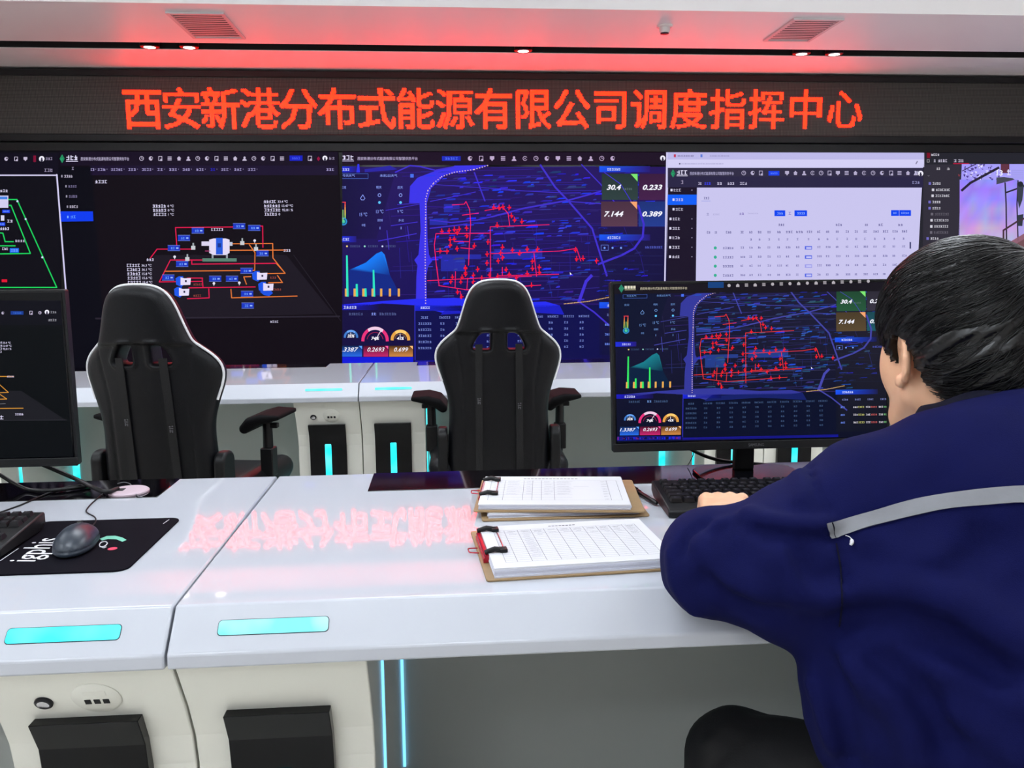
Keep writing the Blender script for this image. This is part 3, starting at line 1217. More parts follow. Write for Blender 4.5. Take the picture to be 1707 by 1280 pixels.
# ---- schematic window
cv = new_wall_canvas()
vpanel(cv, XB0, XB1, 252, 625, (15, 9, 17), 0)
cv.rect(100, 252, 563, 276, (22, 13, 32), 1)
cv.rect(150, 276, 563, 292, (26, 16, 44), 1)
vpanel(cv, XB0 + .01, wall_x(157, 330), 278, 625, (7, 7, 17), 1)
vline(cv, xe, 291, 625, 2.6, (205, 200, 235), 3)
cv.o(0, 230, 5.12)
logo(cv, 510, 177, 60)
cv.text(TITLE, 690, 178, 30, (205, 195, 228), 4, .0, w=412)
cv.scribble(612, 248, 634, 272, GREY)
for y, x0 in ((326, 545), (412, 580), (498, 585), (586, 592)):
    cv.rect(x0 - 22, y - 10, x0 - 10, y + 10, (150, 145, 165), 4)
    cv.scribble(x0 + 2, y - 11, x0 + 76, y + 11, (120, 112, 150) if y < 580 and y > 330 else (190, 182, 205))
cv.poly([(522, 714), (798, 710), (793, 626), (514, 626)], (12, 58, 232), 3)
cv.scribble(602, 662, 650, 684, (100, 160, 255), 5)
cv.rect(574, 664, 586, 684, (120, 170, 255), 5)
cv.o(150, 240, 4.064)
for i in range(16):
    icon(cv, 350 + i * 63.4, 98, 17, i + i // 3)
cv.rect(1352, 78, 1440, 114, (22, 32, 190), 4)
cv.scribble(1368, 88, 1424, 104, (70, 90, 235), 5)
icon(cv, 1490, 97, 18, 2)
cv.poly([(1536, 100), (1548, 116), (1560, 100), (1548, 84)], (140, 16, 60), 4)
avatar(cv, 1592, 96, 17)
cv.scribble(1618, 88, 1660, 106, GREY)
x = 5
for w, gap in ((26, 20), (56, 34), (82, 36), (54, 38), (66, 38), (42, 38), (56, 36), (52, 40), (54, 42), (36, 36), (54, 36), (52, 40), (54, 30)):
    on = w == 36
    cv.scribble(x, 164, x + w, 182, (34, 34, 190) if on else (165, 155, 205))
    cv.poly([(x + w + 6, 168), (x + w + 9, 176), (x + w + 12, 168)], (140, 130, 170), 4)
    x += w + gap
cv.scribble(1600, 164, 1656, 182, (165, 155, 205))
cv.scribble(34, 245, 118, 266, WHITE)
r_ = random.Random(3)
for (x0, yy, rows) in ((424, 420, [('', '0 ℃'), ('', '0 ℃'), ('', '1 ℃')]), (1176, 390, [('', '33.4 ℃'), ('', '13.47 ℃'), ('', '92.01 %'), ('', '0')]),
                       (248, 822, [('', '36.3 ℃'), ('', '36.1 ℃'), ('', '15.8 ℃'), ('', '15.6 ℃'), ('', '15.4 ℃'), ('', '3.2 ℃')])):
    for k, (_, val) in enumerate(rows):
        w = 92 if x0 != 1176 else (112 if k in (1, 2) else 86)
        cv.scribble(x0 + k * 2, yy + k * 28.5 - 10, x0 + k * 2 + w, yy + k * 28.5 + 10, WHITE, 4, r_)
        cv.text(val, x0 + k * 2 + w + 10, yy + k * 28.5, 17, WHITE, 4, .01)
R_ = (214, 24, 74)
O = (222, 116, 52)
# floor of the drawing
cv.poly([(60, 1190), (1650, 1150), (1330, 752), (440, 752)], (27, 22, 32), 1)
cv.line([(1380, 752), (1700, 1200)], 1, (40, 36, 46), 2)
cv.line([(40, 1182), (1690, 1168)], 2.6, (40, 35, 47), 2)
for pl in ([(410, 772), (455, 712), (700, 712)], [(588, 690), (580, 566), (968, 562)], [(1150, 556), (1170, 556), (1172, 700)], [(690, 786), (545, 786), (470, 934), (760, 930), (762, 908), (660, 908)],
           [(690, 786), (690, 814), (1262, 808)], [(765, 786), (690, 786)], [(760, 908), (766, 968)], [(670, 974), (1120, 968)], [(805, 980), (808, 1042), (660, 1048)]):
    cv.line(pl, 1.7, R_, 3)
for pl in ([(940, 676), (1238, 674), (1240, 772), (1322, 876), (1190, 878)], [(940, 720), (1330, 718)], [(1080, 682), (1118, 736), (1116, 856), (505, 862)], [(1262, 808), (1320, 872)],
           [(1090, 898), (1042, 900), (1060, 950)], [(1270, 890), (1304, 938), (1210, 940)], [(955, 984), (960, 1042), (1404, 1030)]):
    cv.line(pl, 1.6, O, 3)
# chiller
cv.rect(762, 774, 994, 796, (88, 128, 112), 5)
for x0 in (825, 922):
    cv.rect(x0, 745, x0 + 12, 776, (150, 160, 170), 4)
cv.poly([(808, 648), (808, 738), (838, 752), (920, 752), (946, 738), (946, 648), (920, 640), (838, 640)], (222, 214, 240), 5)
cv.rect(854, 636, 900, 748, (36, 88, 214), 6).rect(866, 672, 888, 700, (22, 50, 140), 7)
cv.rect(756, 660, 812, 690, (214, 206, 232), 5).rect(780, 720, 820, 730, (120, 40, 80), 5)
cv.rect(944, 664, 966, 690, (190, 195, 215), 5)
# pumps
for x0, y0 in ((580, 902), (570, 974), (1098, 866), (1140, 940)):
    cv.poly([(x0, y0 + 8), (x0 + 4, y0 + 50), (x0 + 40, y0 + 66), (x0 + 52, y0 + 56), (x0 + 52, y0 - 6), (x0 + 22, y0 - 6)], (30, 84, 226), 5)
    cv.poly([(x0 + 34, y0), (x0 + 34, y0 + 54), (x0 + 100, y0 + 52), (x0 + 104, y0 + 6), (x0 + 60, y0 + 8)], (224, 216, 242), 6)
    cv.rect(x0 + 64, y0 + 20, x0 + 76, y0 + 34, (40, 36, 70), 7)
cv.poly([(1150, 1000), (1180, 1024), (1215, 1030), (1240, 1010), (1220, 985)], (28, 80, 222), 5)
# valves
for x0, y0 in ((700, 700), (660, 776), (1032, 668), (1125, 708)):
    cv.rect(x0 - 14, y0 - 10, x0 + 14, y0 + 16, (196, 200, 205), 5).rect(x0 - 5, y0 - 30, x0 + 5, y0 - 8, (160, 170, 175), 5)
for x0, y0 in ((574, 764), (1116, 654), (840, 944), (1012, 940)):
    cv.disc(x0, y0, 9, (225, 222, 235), 5).poly([(x0 - 6, y0 + 4), (x0, y0 + 20), (x0 + 6, y0 + 4)], (200, 198, 215), 5)
# value tags
for x0, y0 in ((690, 570), (596, 620), (528, 688), (970, 540), (1072, 552), (1128, 724), (584, 796), (1020, 842), (490, 888), (808, 896), (922, 896), (1024, 998), (1028, 1078)):
    cv.rect(x0, y0, x0 + 82, y0 + 33, (26, 54, 190), 6).line([(x0, y0 + 35), (x0 + 82, y0 + 35)], .7, (110, 130, 210), 7).line([(x0, y0 - 2), (x0 + 82, y0 - 2)], .7, (110, 130, 210), 7)
    cv.scribble(x0 + 20, y0 + 10, x0 + 48, y0 + 25, (110, 160, 250), 7)
    cv.rect(x0 + 56, y0 + 12, x0 + 72, y0 + 22, (150, 180, 245), 7)
for r in ((820, 570, 904, 588), (382, 774, 434, 792), (1310, 712, 1360, 730), (700, 944, 760, 958), (1220, 898, 1262, 912), (1240, 978, 1296, 992), (700, 1020, 755, 1034), (1220, 1196, 1278, 1210)):
    cv.scribble(*r, WHITE if r[1] < 800 or r[1] > 1100 else (150, 70, 60))
cv.o().make('screen_window', M['wall_screen'], vwall)['label'] = 'plant schematic with red and orange pipes'


# ---- map dashboard, drawn on the video wall and again on the desk monitor
def map_dashboard(cv, wall):
    rr = random.Random(21)
    BG = (36, 20, 92) if wall else (20, 20, 48)
    ROAD = (62, 46, 200) if wall else (64, 66, 160)
    WATER = (58, 50, 226) if wall else (50, 54, 150)
    LAB = (52, 60, 228) if wall else (48, 84, 190)
    PNL = (20, 14, 62) if wall else (9, 17, 42)
    LB = (140, 160, 250) if wall else (110, 150, 215)
    x1 = 1112
    cv.o()
    cv.poly([(500, 610), (x1, 610), (x1, 278), (500, 278)], [(16, 12, 80), (16, 14, 62), BG, BG] if wall else [(5, 10, 34), (8, 12, 34), (28, 27, 50), (20, 18, 52)], 0)
    cv.rect(500, 252, x1, 275, (28, 14, 34) if wall else (22, 18, 28), 1)
    # faint roads
    for k in range(60):
        y = 282 + k * 3.9 + rr.uniform(-3, 3)
        xa = rr.uniform(640, 900)
        xb = xa + rr.uniform(60, 240)
        cv.line([(xa, y), (min(xb, 1100), y - rr.uniform(-4, 10))], rr.uniform(.5, 1.1), tuple(int(v * rr.uniform(.55, .85)) for v in ROAD), 1)
    for k in range(26):
        x = 650 + k * 13.5 + rr.uniform(-5, 5)
        ya = rr.uniform(330, 470)
        cv.line([(x, ya), (x + rr.uniform(-4, 10), ya + rr.uniform(20, 80))], rr.uniform(.5, .9), tuple(int(v * rr.uniform(.5, .8)) for v in ROAD), 1)
    for k in range(330):
        x, y = rr.uniform(705, 1075), rr.uniform(285, 500)
        w, h = rr.uniform(5, 22), rr.uniform(1.2, 3.6)
        c = tuple(int(v * rr.uniform(.45, 1.1)) for v in LAB)
        cv.poly([(x, y + h), (x + w, y + h * .7), (x + w, y - h * .2), (x + w * .3, y)], c, 2)
    # glow bands
    for x, y, w, h in ((732, 424, 70, 8), (822, 424, 82, 8), (716, 365, 30, 10), (740, 340, 26, 14), (824, 415, 80, 12), (735, 430, 40, 22)):
        cv.rect(x, y, x + w, y + h, tuple(int(v * .7) for v in LAB), 1)
    # river, rail
    cv.o(550, 240, 5.69)
    cv.poly([(820, 1255), (830, 1150), (800, 1100), (840, 1050), (860, 820), (850, 560), (750, 560), (760, 400), (830, 320), (960, 270), (1010, 250), (1160, 225), (1180, 205), (1510, 200), (1350, 250),
             (1100, 290), (960, 420), (920, 560), (925, 900), (940, 1050), (970, 1110), (930, 1160), (915, 1255), (920, 1530), (815, 1540)], WATER, 2)
    cv.poly([(570, 205), (640, 240), (560, 250), (330, 268), (330, 240)], tuple(int(v * .7) for v in WATER), 2)
    cv.line([(620, 268), (760, 205), (860, 215), (1000, 250), (1180, 215)], 2.2, ROAD, 2)
    rail = [(908, 1510), (905, 1255), (903, 1000), (908, 700), (908, 520), (930, 440), (985, 370), (1060, 310), (1180, 268), (1370, 242), (1510, 200)]
    for a, b in zip(rail[:-1], rail[1:]):
        l = math.hypot(b[0] - a[0], b[1] - a[1])
        k = 0
        while k < l:
            x, y = a[0] + (b[0] - a[0]) * k / l, a[1] + (b[1] - a[1]) * k / l
            cv.disc(x, y, 6, (225, 190, 185), 4, n=6)
            k += 26
    for pl, w in (([(1000, 385), (1400, 412), (1710, 430)], 1), ([(640, 575), (850, 560)], 1), ([(530, 630), (850, 570)], 1), ([(580, 775), (830, 740)], 1.3), ([(460, 920), (820, 850)], 1.5), ([(950, 545), (1270, 480), (1380, 455)], 1.3),
                  ([(950, 720), (1150, 745), (1400, 720), (1710, 650)], 2), ([(950, 800), (1300, 760)], 2), ([(1370, 270), (1470, 540)], 2.2), ([(540, 820), (560, 1000)], 1.2), ([(735, 780), (750, 900)], 1)):
        cv.line(pl, w, ROAD, 2)
    cv.o(820, 240, 5.69)
    main = [(460, 200), (600, 410), (720, 535), (950, 800), (1000, 960), (1090, 1250)]
    cv.line(main, 3.0, ROAD, 3)
    cv.line([(0, 690), (300, 610), (720, 535), (1030, 450)], 2.6, ROAD, 3)
    cv.line([(0, 430), (700, 465), (840, 462)], 1.2, ROAD, 2)
    cv.line([(720, 545), (1030, 565), (1390, 580)], 1.6, ROAD, 2)
    cv.line([(850, 195), (1030, 380), (1170, 560)], 1.8, ROAD, 2)
    cv.line([(1060, 265), (1220, 380), (1330, 560)], 1.3, ROAD, 5)
    cv.line([(1390, 590), (1440, 760), (1430, 880), (1350, 990), (1230, 1055), (1060, 1120), (1010, 1140)], 3.4, ROAD, 5)
    cv.line([(1250, 780), (1300, 910), (1410, 1060), (1450, 1250)], 1, tuple(int(v * .6) for v in ROAD), 3)
    # red heating network
    RD = (238, 28, 96) if wall else (226, 50, 50)
    R2 = (236, 20, 50) if wall else (232, 26, 40)

    def nodes(pts):
        for x, y in pts:
            cv.line([(x, y - 26), (x + rr.uniform(-3, 3), y + 22)], 1.5, R2, 5)
            cv.line([(x - 14, y + rr.uniform(-4, 4)), (x + 16, y + rr.uniform(-6, 2))], 1.7, R2, 5)
            cv.disc(x + rr.uniform(-8, 8), y + rr.uniform(-6, 10), 11, R2, 5, n=6)
    cv.o(550, 240, 5.69)
    for pl in ([(1160, 578), (1275, 570), (1290, 545), (1325, 620), (1335, 760), (1322, 960), (1315, 1150)], [(1255, 675), (1410, 655)], [(1005, 850), (1520, 846)], [(1005, 850), (990, 960), (1010, 1160), (1030, 1310)],
               [(1010, 1020), (1130, 1015)], [(1180, 925), (1325, 925)], [(1240, 985), (1360, 995)], [(1470, 632), (1640, 600), (1690, 660), (1705, 775)], [(1520, 785), (2080, 765)], [(1520, 785), (1525, 1400)],
               [(1530, 1040), (2180, 1015), (2340, 990), (2380, 1110)], [(1935, 1035), (1960, 1255)], [(1635, 1170), (1635, 1250)], [(1590, 1250), (2170, 1235)]):
        cv.line(pl, 1.25, RD, 4)
    nodes([(1555, 600), (1605, 605), (1640, 600), (1700, 605), (1060, 830), (1130, 825), (1180, 810), (1225, 808), (1140, 910), (1140, 960), (1180, 905), (1205, 840), (1205, 995), (1045, 1015), (1110, 1020), (1295, 800), (1295, 870),
           (1370, 965), (1285, 1180), (1285, 1235), (1400, 1190), (1490, 1130), (1490, 1045), (1595, 1110), (1500, 930), (1636, 980), (1620, 1035), (1720, 680), (1750, 720), (1585, 770), (1636, 1080), (1730, 1010), (1870, 1000), (1970, 1000),
           (1800, 1035), (1920, 1115), (1920, 1180), (1985, 1170), (1985, 1220), (2330, 1005), (2340, 1090), (2400, 1085), (2530, 1110), (1870, 1230), (1820, 735), (1700, 1240)])
    cv.o(550, 440, 6.4)
    for pl in ([(1040, 178), (1600, 150), (2150, 130)], [(1160, 230), (1460, 275), (1470, 150)], [(1460, 275), (2250, 225)], [(1340, 80), (1335, 250)], [(1140, 30), (1165, 232)], [(1390, 290), (1400, 370)]):
        cv.line(pl, 1.2, RD, 4)
    nodes([(1305, 140), (1290, 190), (1445, 40), (1445, 90), (1410, 140), (1395, 190), (1360, 300), (1405, 350), (1530, 120), (1530, 190), (1620, 150), (1700, 120), (1790, 130), (2040, 235), (2150, 225), (1990, 150), (1880, 60)])
    # river bank lower edge and ring road
    cv.poly([(150, 430), (560, 395), (930, 370), (1330, 360), (1900, 410), (2300, 400), (2440, 440), (2300, 455), (1800, 455), (1290, 450), (1200, 520), (900, 440), (560, 420), (400, 440), (150, 470)], WATER if not wall else (38, 44, 236), 3)
    cv.line([(2790, 125), (2733, 185), (2656, 403)], 5.0, tuple(min(255, int(v * 1.05)) for v in ROAD), 3).line([(2656, 403), (2816, 512), (3014, 685)], 2.6, ROAD, 4)
    rail2 = [(2500, 425), (2750, 400), (3000, 350)]
    for a, b in zip(rail2[:-1], rail2[1:]):
        for k in range(16):
            cv.disc(a[0] + (b[0] - a[0]) * k / 16, a[1] + (b[1] - a[1]) * k / 16, 6, (225, 180, 110), 4, n=6)
    # left column: weather
    cv.o(550, 240, 5.69)
    cv.poly([(-260, 900), (440, 900), (620, 270), (-260, 270)], [PNL, tuple(int((a + b) / 2) for a, b in zip(PNL, BG)), tuple(int((a + b) / 2) for a, b in zip(PNL, BG)), PNL], 1)
    for x, y, h, w in ((20, 212, 58, 230), (20, 874, 58, 230)):
        cv.poly([(x - 20, y + h), (x + w, y + h), (x + w, y), (x - 20, y)], [(26, 44, 214), (34, 24, 120), (34, 24, 120), (26, 44, 214)], 2)
        cv.scribble(x + 62, y + 18, x + 165, y + 42, (200, 205, 250), 5)
    cv.poly([(250, 270), (285, 270), (278, 190), (262, 190)], (46, 50, 232), 2)
    cv.frame(80, 282, 362, 328, .7, (70, 100, 190), 3)
    cv.text('今天天气', 120, 300, 26, LB, 5, .0, w=116)
    cv.text('未来2日天气', 474, 300, 28, LB, 5, .0, w=164)
    cv.rect(762, 284, 794, 318, (70, 110, 235), 4)
    for x, y, s, w in ((98, 412, '实况', 56), (440, 412, '明天', 50), (640, 412, '后天', 52), (452, 724, '阴转', 50), (650, 724, '多云', 52), (302, 770, '中雨', 34)):
        cv.text(s, x, y, 26, LB, 5, .0, w=w)
    cv.text('15 ℃', 282, 668, 34, LB, 5, .0, w=72)
    cv.text('13 ℃', 438, 640, 34, LB, 5, .0, w=70)
    cv.text('9 ℃', 640, 640, 30, LB, 5, .0, w=54)
    for x in (470, 670):
        cv.ring(x, 485, 14, .9, LB, 5).disc(x, 555, 13, (90, 190, 250), 5).rect(x + 2, 785, x + 8, 810, LB, 5)
    cv.line([(290, 515), (312, 482), (332, 515), (322, 530), (298, 530)], .9, LB, 5, True)
    # thermometer
    for k in range(12):
        c = [(226, 60, 70), (236, 110, 60), (240, 160, 70), (240, 200, 90), (215, 215, 90), (150, 220, 110)][k // 2]
        cv.rect(97, 548 + k * 13, 107, 561 + k * 13, c, 4).rect(139, 548 + k * 13, 149, 561 + k * 13, c, 4)
    cv.line([(97, 552), (149, 552)], 1.4, (226, 60, 70), 4)
    cv.ring(127, 735, 31, 2.2, (44, 140, 205), 5).disc(127, 735, 19, (60, 190, 160), 5)
    cv.line([(124, 735), (124, 625)], 1.3, (150, 215, 110), 6)
    # bar and area chart
    for x, c in ((162, (225, 200, 120)), (330, (150, 220, 205)), (498, (200, 205, 245))):
        cv.disc(x, 970, 9, c, 5)
        cv.scribble(x + 28, 960, x + 126, 978, tuple(int(v * .55) for v in LB), 4)
    top, bot = ((20, 120, 240), (16, 40, 130)) if wall else ((22, 120, 135), (6, 30, 60))
    cv.poly([(180, 1436), (660, 1436), (620, 1340), (570, 1245), (540, 1130), (520, 1050), (490, 1018), (440, 1040), (340, 1125), (240, 1170), (180, 1195)], [bot, bot, bot, bot, top, top, top, top, top, top, bot], 2)
    BAR = (44, 222, 190) if wall else (52, 226, 100)
    GOLD = (226, 165, 80)
    cv.o(550, 440, 6.4)
    for x, h in ((186, 440), (287, 135), (380, 88), (470, 285)):
        cv.poly([(x - 12, 348), (x + 14, 348), (x + 4, 348 - h), (x - 14, 348 - h)] if h > 200 else [(x - 12, 348), (x + 14, 348), (x + 10, 348 - h), (x - 12, 348 - h)], BAR, 4)
    for x in (172, 264, 357, 456, 547, 640, 735):
        cv.rect(x - 12, 262, x + 12, 346, GOLD, 4)
    # gauges
    cv.poly([(-100, 1050), (900, 1050), (900, 430), (-100, 430)], PNL, 2) if wall else None
    cv.poly([(-100, 492), (520, 492), (520, 432), (-100, 432)], [(24, 24, 170), (20, 14, 70), (20, 14, 70), (24, 24, 190)], 3)
    cv.scribble(145, 448, 286, 476, (210, 214, 250), 5)
    cv.scribble(200, 520, 352, 546, tuple(int(v * .6) for v in LB), 5)
    cv.scribble(440, 518, 498, 546, LB, 5)
    cv.scribble(526, 518, 710, 546, tuple(int(v * .6) for v in LB), 5)
    for cx, cy, r, w, c, s in ((225, 780, 66, 3.4, (64, 120, 200), '35%'), (482, 815, 130, 5.0, (226, 50, 120), '74%'), (752, 805, 88, 5.0, (226, 160, 70), '41%')):
        cv.ring(cx, cy, r, w, c, 5, 0, 180, 18)
        cv.ring(cx, cy, r, w, (235, 200, 225) if r > 100 else tuple(min(255, v + 40) for v in c), 6, 55, 120, 8)
        cv.ring(cx, cy, r * .66, 1.2, tuple(int(v * .6) for v in c), 5, 10, 170, 12)
        cv.line([(cx, cy), (cx + r * .45, cy - r * .75)] if r > 100 else [(cx, cy), (cx - r * .05, cy - r * .7)], 1, (240, 230, 245), 7)
        cv.text(s, cx - 42 if r > 100 else cx - 38, cy - 22 if r > 100 else cy - 12, 34, (245, 242, 250), 7, .03, .25, w=88 if r > 100 else 78)
    for x0, x1_, c, s, w in ((100, 343, (40, 110, 235), '1.3387', 205), (358, 622, (200, 40, 110), '0.2693', 182), (632, 884, (214, 140, 70), '0.699', 150)):
        cv.poly([(x0, 988), (x1_, 988), (x1_, 872), (x0, 872)], [tuple(int(v * .95) for v in c)] * 2 + [tuple(int(v * .3) for v in c)] * 2, 3)
        cv.text(s, (x1_ - 40 - w) if x0 != 632 else 684, 912, 46, (238, 238, 250), 6, .01, .3, w=w)
        cv.poly([(x1_ - 34, 874), (x1_, 908), (x1_, 874)], tuple(min(255, int(v * 1.0 + 50)) for v in c), 5)
    if wall:
        cv.poly([(-100, 1062), (890, 1056), (890, 992), (-100, 992)], (16, 26, 210), 3)
    else:
        cv.poly([(-100, 1062), (890, 1056), (890, 1006), (-100, 1006)], (14, 22, 130), 3)
        for k in range(60):
            x = rr.uniform(-80, 870)
            cv.rect(x, rr.uniform(1010, 1030), x + rr.uniform(5, 30), rr.uniform(1034, 1054), rr.choice([(60, 30, 160), (20, 40, 220), (110, 30, 120), (8, 14, 60)]), 4)
    # data table
    cv.poly([(905, 1030), (2900, 1000), (2900, 440), (905, 440)], (13, 14, 74) if wall else (6, 12, 38), 2)
    cv.poly([(905, 500), (1400, 500), (1400, 440), (905, 440)], [(20, 30, 200), (13, 14, 74), (13, 14, 74), (20, 40, 220)], 3)
    cv.poly([(1180, 540), (1260, 470), (1800, 440), (2450, 440), (2500, 540), (1900, 500)], (26, 30, 190) if wall else (18, 30, 100), 3)
    cv.scribble(965, 454, 1068, 478, (205, 210, 250), 5)
    tc = tuple(int(v * (.85 if wall else .6)) for v in LB)
    for j in range(6):
        y = 570 + j * 65
        cv.scribble(940 if j else 970, y - 12, 1085 if j else 1050, y + 12, tc, 5, rr)
        for k in range(10):
            x = 1175 + k * 165
            cv.scribble(x if j else x - 10, y - 12 - k * 1.5, x + (50 if j else 110), y + 10 - k * 1.5, tc, 5, rr)
    cv.line([(905, 430), (908, 1020)], 1.2, (50, 50, 200), 4)
    cv.poly([(905, 1062), (2900, 1045), (2900, 1010), (905, 1030)], [(20, 16, 110), (16, 20, 150), (14, 18, 120), (24, 20, 150)], 3)
    # right column
    cv.o(820, 240, 5.69)
    cv.poly([(1020, 2000), (1660, 2000), (1660, 790), (1020, 790)], [(14, 16, 60), (12, 14, 50), (24, 18, 66), (28, 20, 74)] if wall else [(14, 18, 34), (12, 15, 28), (30, 28, 42), (26, 24, 42)], 2)
    for y in (210, 858, 1500):
        cv.poly([(1018, y + 58), (1500, y + 58), (1500, y), (1018, y)], [(22, 70, 230), (36, 22, 110) if wall else (24, 26, 70), (36, 22, 110) if wall else (24, 26, 70), (22, 90, 240)], 4)
        cv.scribble(1092, y + 18, 1220, y + 42, (200, 210, 250), 6)
    for x0, y0, xe_, ye, c, s, tx, tw, tri in ((1042, 282, 1385, 530, (44, 62, 62), '30.4', 1088, 138, (120, 225, 110)), (1395, 282, 1655, 530, (66, 30, 72), '0.233', 1430, 186, None),
                                                 (1035, 545, 1380, 782, (86, 56, 76), '7.144', 1062, 186, (240, 160, 110)), (1392, 545, 1650, 782, (34, 58, 140), '0.389', 1426, 190, None)):
        if not wall:
            c = {'30.4': (36, 84, 56), '0.233': (52, 48, 62), '7.144': (86, 70, 46), '0.389': (28, 84, 96)}[s]
        cv.poly([(x0, ye), (xe_, ye), (xe_, y0), (x0, y0)], [c, c, tuple(int(v * .82) for v in c), tuple(int(v * .82) for v in c)], 4)
        cv.text(s, tx, (y0 + ye) / 2 + (5 if y0 < 500 else 0), 52, (240, 240, 252), 7, .03, .28, w=tw)
        if tri:
            cv.poly([(xe_ - 70, y0 + 2), (xe_ - 4, y0 + 75), (xe_ - 4, y0 + 2)], tri, 6)
    cv.scribble(1240, 418, 1330, 436, (90, 110, 110), 6)
    cv.frame(1036, 958, 1104, 1008, .8, (90, 110, 200), 6)
    for x in (1068, 1144, 1224):
        cv.disc(x, 985, 10, (110, 150, 240), 6)
    cv.scribble(1450, 968, 1620, 990, (80, 90, 190), 6)
    for k in range(5):
        cv.rect(1060, 1060 + k * 85, 1620, 1064 + k * 85, (34, 34, 90) if wall else (30, 36, 56), 5)
    for k in range(4):
        y = 1620 + k * 92
        for q in range(4):
            x = 1070 + q * 145
            if k == 0:
                cv.scribble(x + 20, y - 10, x + 90, y + 10, (120, 130, 190), 6)
            else:
                cv.scribble(x, y - 10, x + 52, y + 10, (110, 140, 240) if q == 0 else (220, 215, 225), 6)
                if q:
                    cv.scribble(x + 56, y - 10, x + 128, y + 10, ((190, 190, 110), (190, 90, 90), (120, 190, 120))[q - 1], 6)
    # mouse pointer
    cv.poly([(738, 1215), (742, 1245), (748, 1236), (760, 1238)], (240, 240, 250), 7)
    # tool bar
    cv.o(550, 240, 5.69)
    if wall:
        cv.scribble(-20, 124, 44, 146, GREY, 4)
        cv.scribble(80, 108, 228, 150, (220, 212, 240), 4)
        cv.rect(84, 158, 228, 165, (190, 180, 215), 4)
        cv.text(TITLE, 262, 138, 32, (205, 190, 228), 4, .0, w=570)
        cv.rect(1062, 116, 1240, 160, (28, 40, 180), 4)
        cv.scribble(1090, 126, 1215, 150, (80, 110, 240), 5)
        for i in range(14):
            icon(cv, 1330 + i * 104, 137, 26, i + 1 + i // 4, (186, 165, 200))
        avatar(cv, 3156, 134, 25)
    cv.o()
    return cv


cv = new_wall_canvas()
cv.clip = (vwx(XB1, 430), 252, 1111.5, 626)
map_dashboard(cv, True)
cv.clip = None
vline(cv, wall_x(1111.5, 256), 252, 470, 2.4, (205, 200, 238), 8)
cv.make('screen_window', M['wall_screen'], vwall)['label'] = 'blue city map dashboard with red pipe network'

# ---- browser window with the white data table
cv = new_wall_canvas()
W = (196, 192, 232)
vpanel(cv, XD0, XD1, 252, 625, W, 0)
cv.o(1100, 240, 5.334)
cv.rect(66, 66, 2350, 138, (184, 180, 226), 1)
cv.rect(70, 138, 2350, 205, (206, 202, 238), 1)
cv.rect(70, 212, 2340, 388, (40, 36, 66), 1)
cv.poly([(70, 212), (2340, 212), (2340, 290), (70, 290)][::-1], (46, 42, 66), 2)
cv.poly([(45, 2000), (310, 2000), (330, 385), (72, 385)], (26, 18, 38), 2)
cv.rect(124, 92, 142, 118, (190, 40, 70), 4)
cv.scribble(155, 97, 300, 113, (110, 105, 150), 4)
cv.rect(360, 92, 378, 118, (90, 120, 210), 4)
cv.scribble(442, 98, 620, 112, (140, 136, 180), 4)
cv.scribble(190, 170, 566, 181, (150, 146, 190), 4)
cv.disc(176, 176, 7, (80, 76, 110), 4)
logo(cv, 96, 262, 58)
cv.text(TITLE, 266, 262, 30, (190, 184, 222), 4, .0, w=390)
for i, x in enumerate((745, 825, 897, 1130, 1205, 1282, 1358, 1433, 1508, 1582, 1660, 1738, 1815, 1895, 1975, 2055, 2130, 2205, 2275)):
    icon(cv, x, 258, 22, i + i // 4, (176, 168, 200))
cv.rect(965, 240, 1062, 280, (24, 60, 225), 4)
cv.scribble(982, 252, 1046, 268, (90, 130, 250), 5)
avatar(cv, 2318, 262, 24)
for x, w, on in ((340, 32, 0), (395, 58, 1), (508, 46, 0), (600, 62, 0), (710, 66, 0)):
    cv.scribble(x, 340, x + w, 362, (56, 64, 240) if on else (196, 190, 222), 4)
cv.scribble(186, 322, 210, 356, GREY, 4)
for k, y in enumerate((410, 495, 580, 666, 750, 833, 918, 1002)):
    x = 120 if k in (0,) else (138 if k in (1, 2) else 114 - k)
    if k == 1:
        cv.poly([(66, 542), (326, 540), (328, 450), (70, 450)], (14, 92, 240), 3)
    cv.rect(x - 26, y - 11, x - 8, y + 11, (216, 212, 236), 5)
    cv.scribble(x, y - 12, x + 70, y + 12, (196, 190, 214), 5)
    if k not in (1, 2):
        cv.rect(278, y - 4, 290, y + 4, (130, 124, 150), 5)
INK = (66, 62, 130)
cv.scribble(390, 472, 440, 492, INK, 4)
cv.rect(368, 505, 450, 509, (140, 150, 220), 4)
cv.scribble(412, 612, 440, 634, (130, 126, 176), 4)
cv.scribble(470, 618, 532, 632, (166, 162, 206), 4)
cv.scribble(705, 610, 750, 630, (110, 90, 170), 4)
cv.scribble(780, 612, 875, 624, (166, 162, 206), 4)
for x0, x1_ in ((1018, 1114), (1196, 1308)):
    cv.rect(x0, 590, x1_, 642, (12, 66, 232), 4)
    cv.scribble(x0 + 22, 606, x1_ - 18, 626, (130, 165, 250), 5)
cv.scribble(1142, 605, 1170, 628, (120, 100, 190), 4)
for x0, x1_ in ((2055, 2125), (2128, 2232)):
    cv.rect(x0, 588, x1_, 640, (12, 66, 232), 4)
    cv.scribble(x0 + 16, 606, x1_ - 16, 622, (130, 165, 250), 5)
for x, w in ((1052, 56), (1562, 58), (1820, 30), (1940, 46), (2115, 46)):
    cv.scribble(x, 708, x + w, 728, INK, 4)
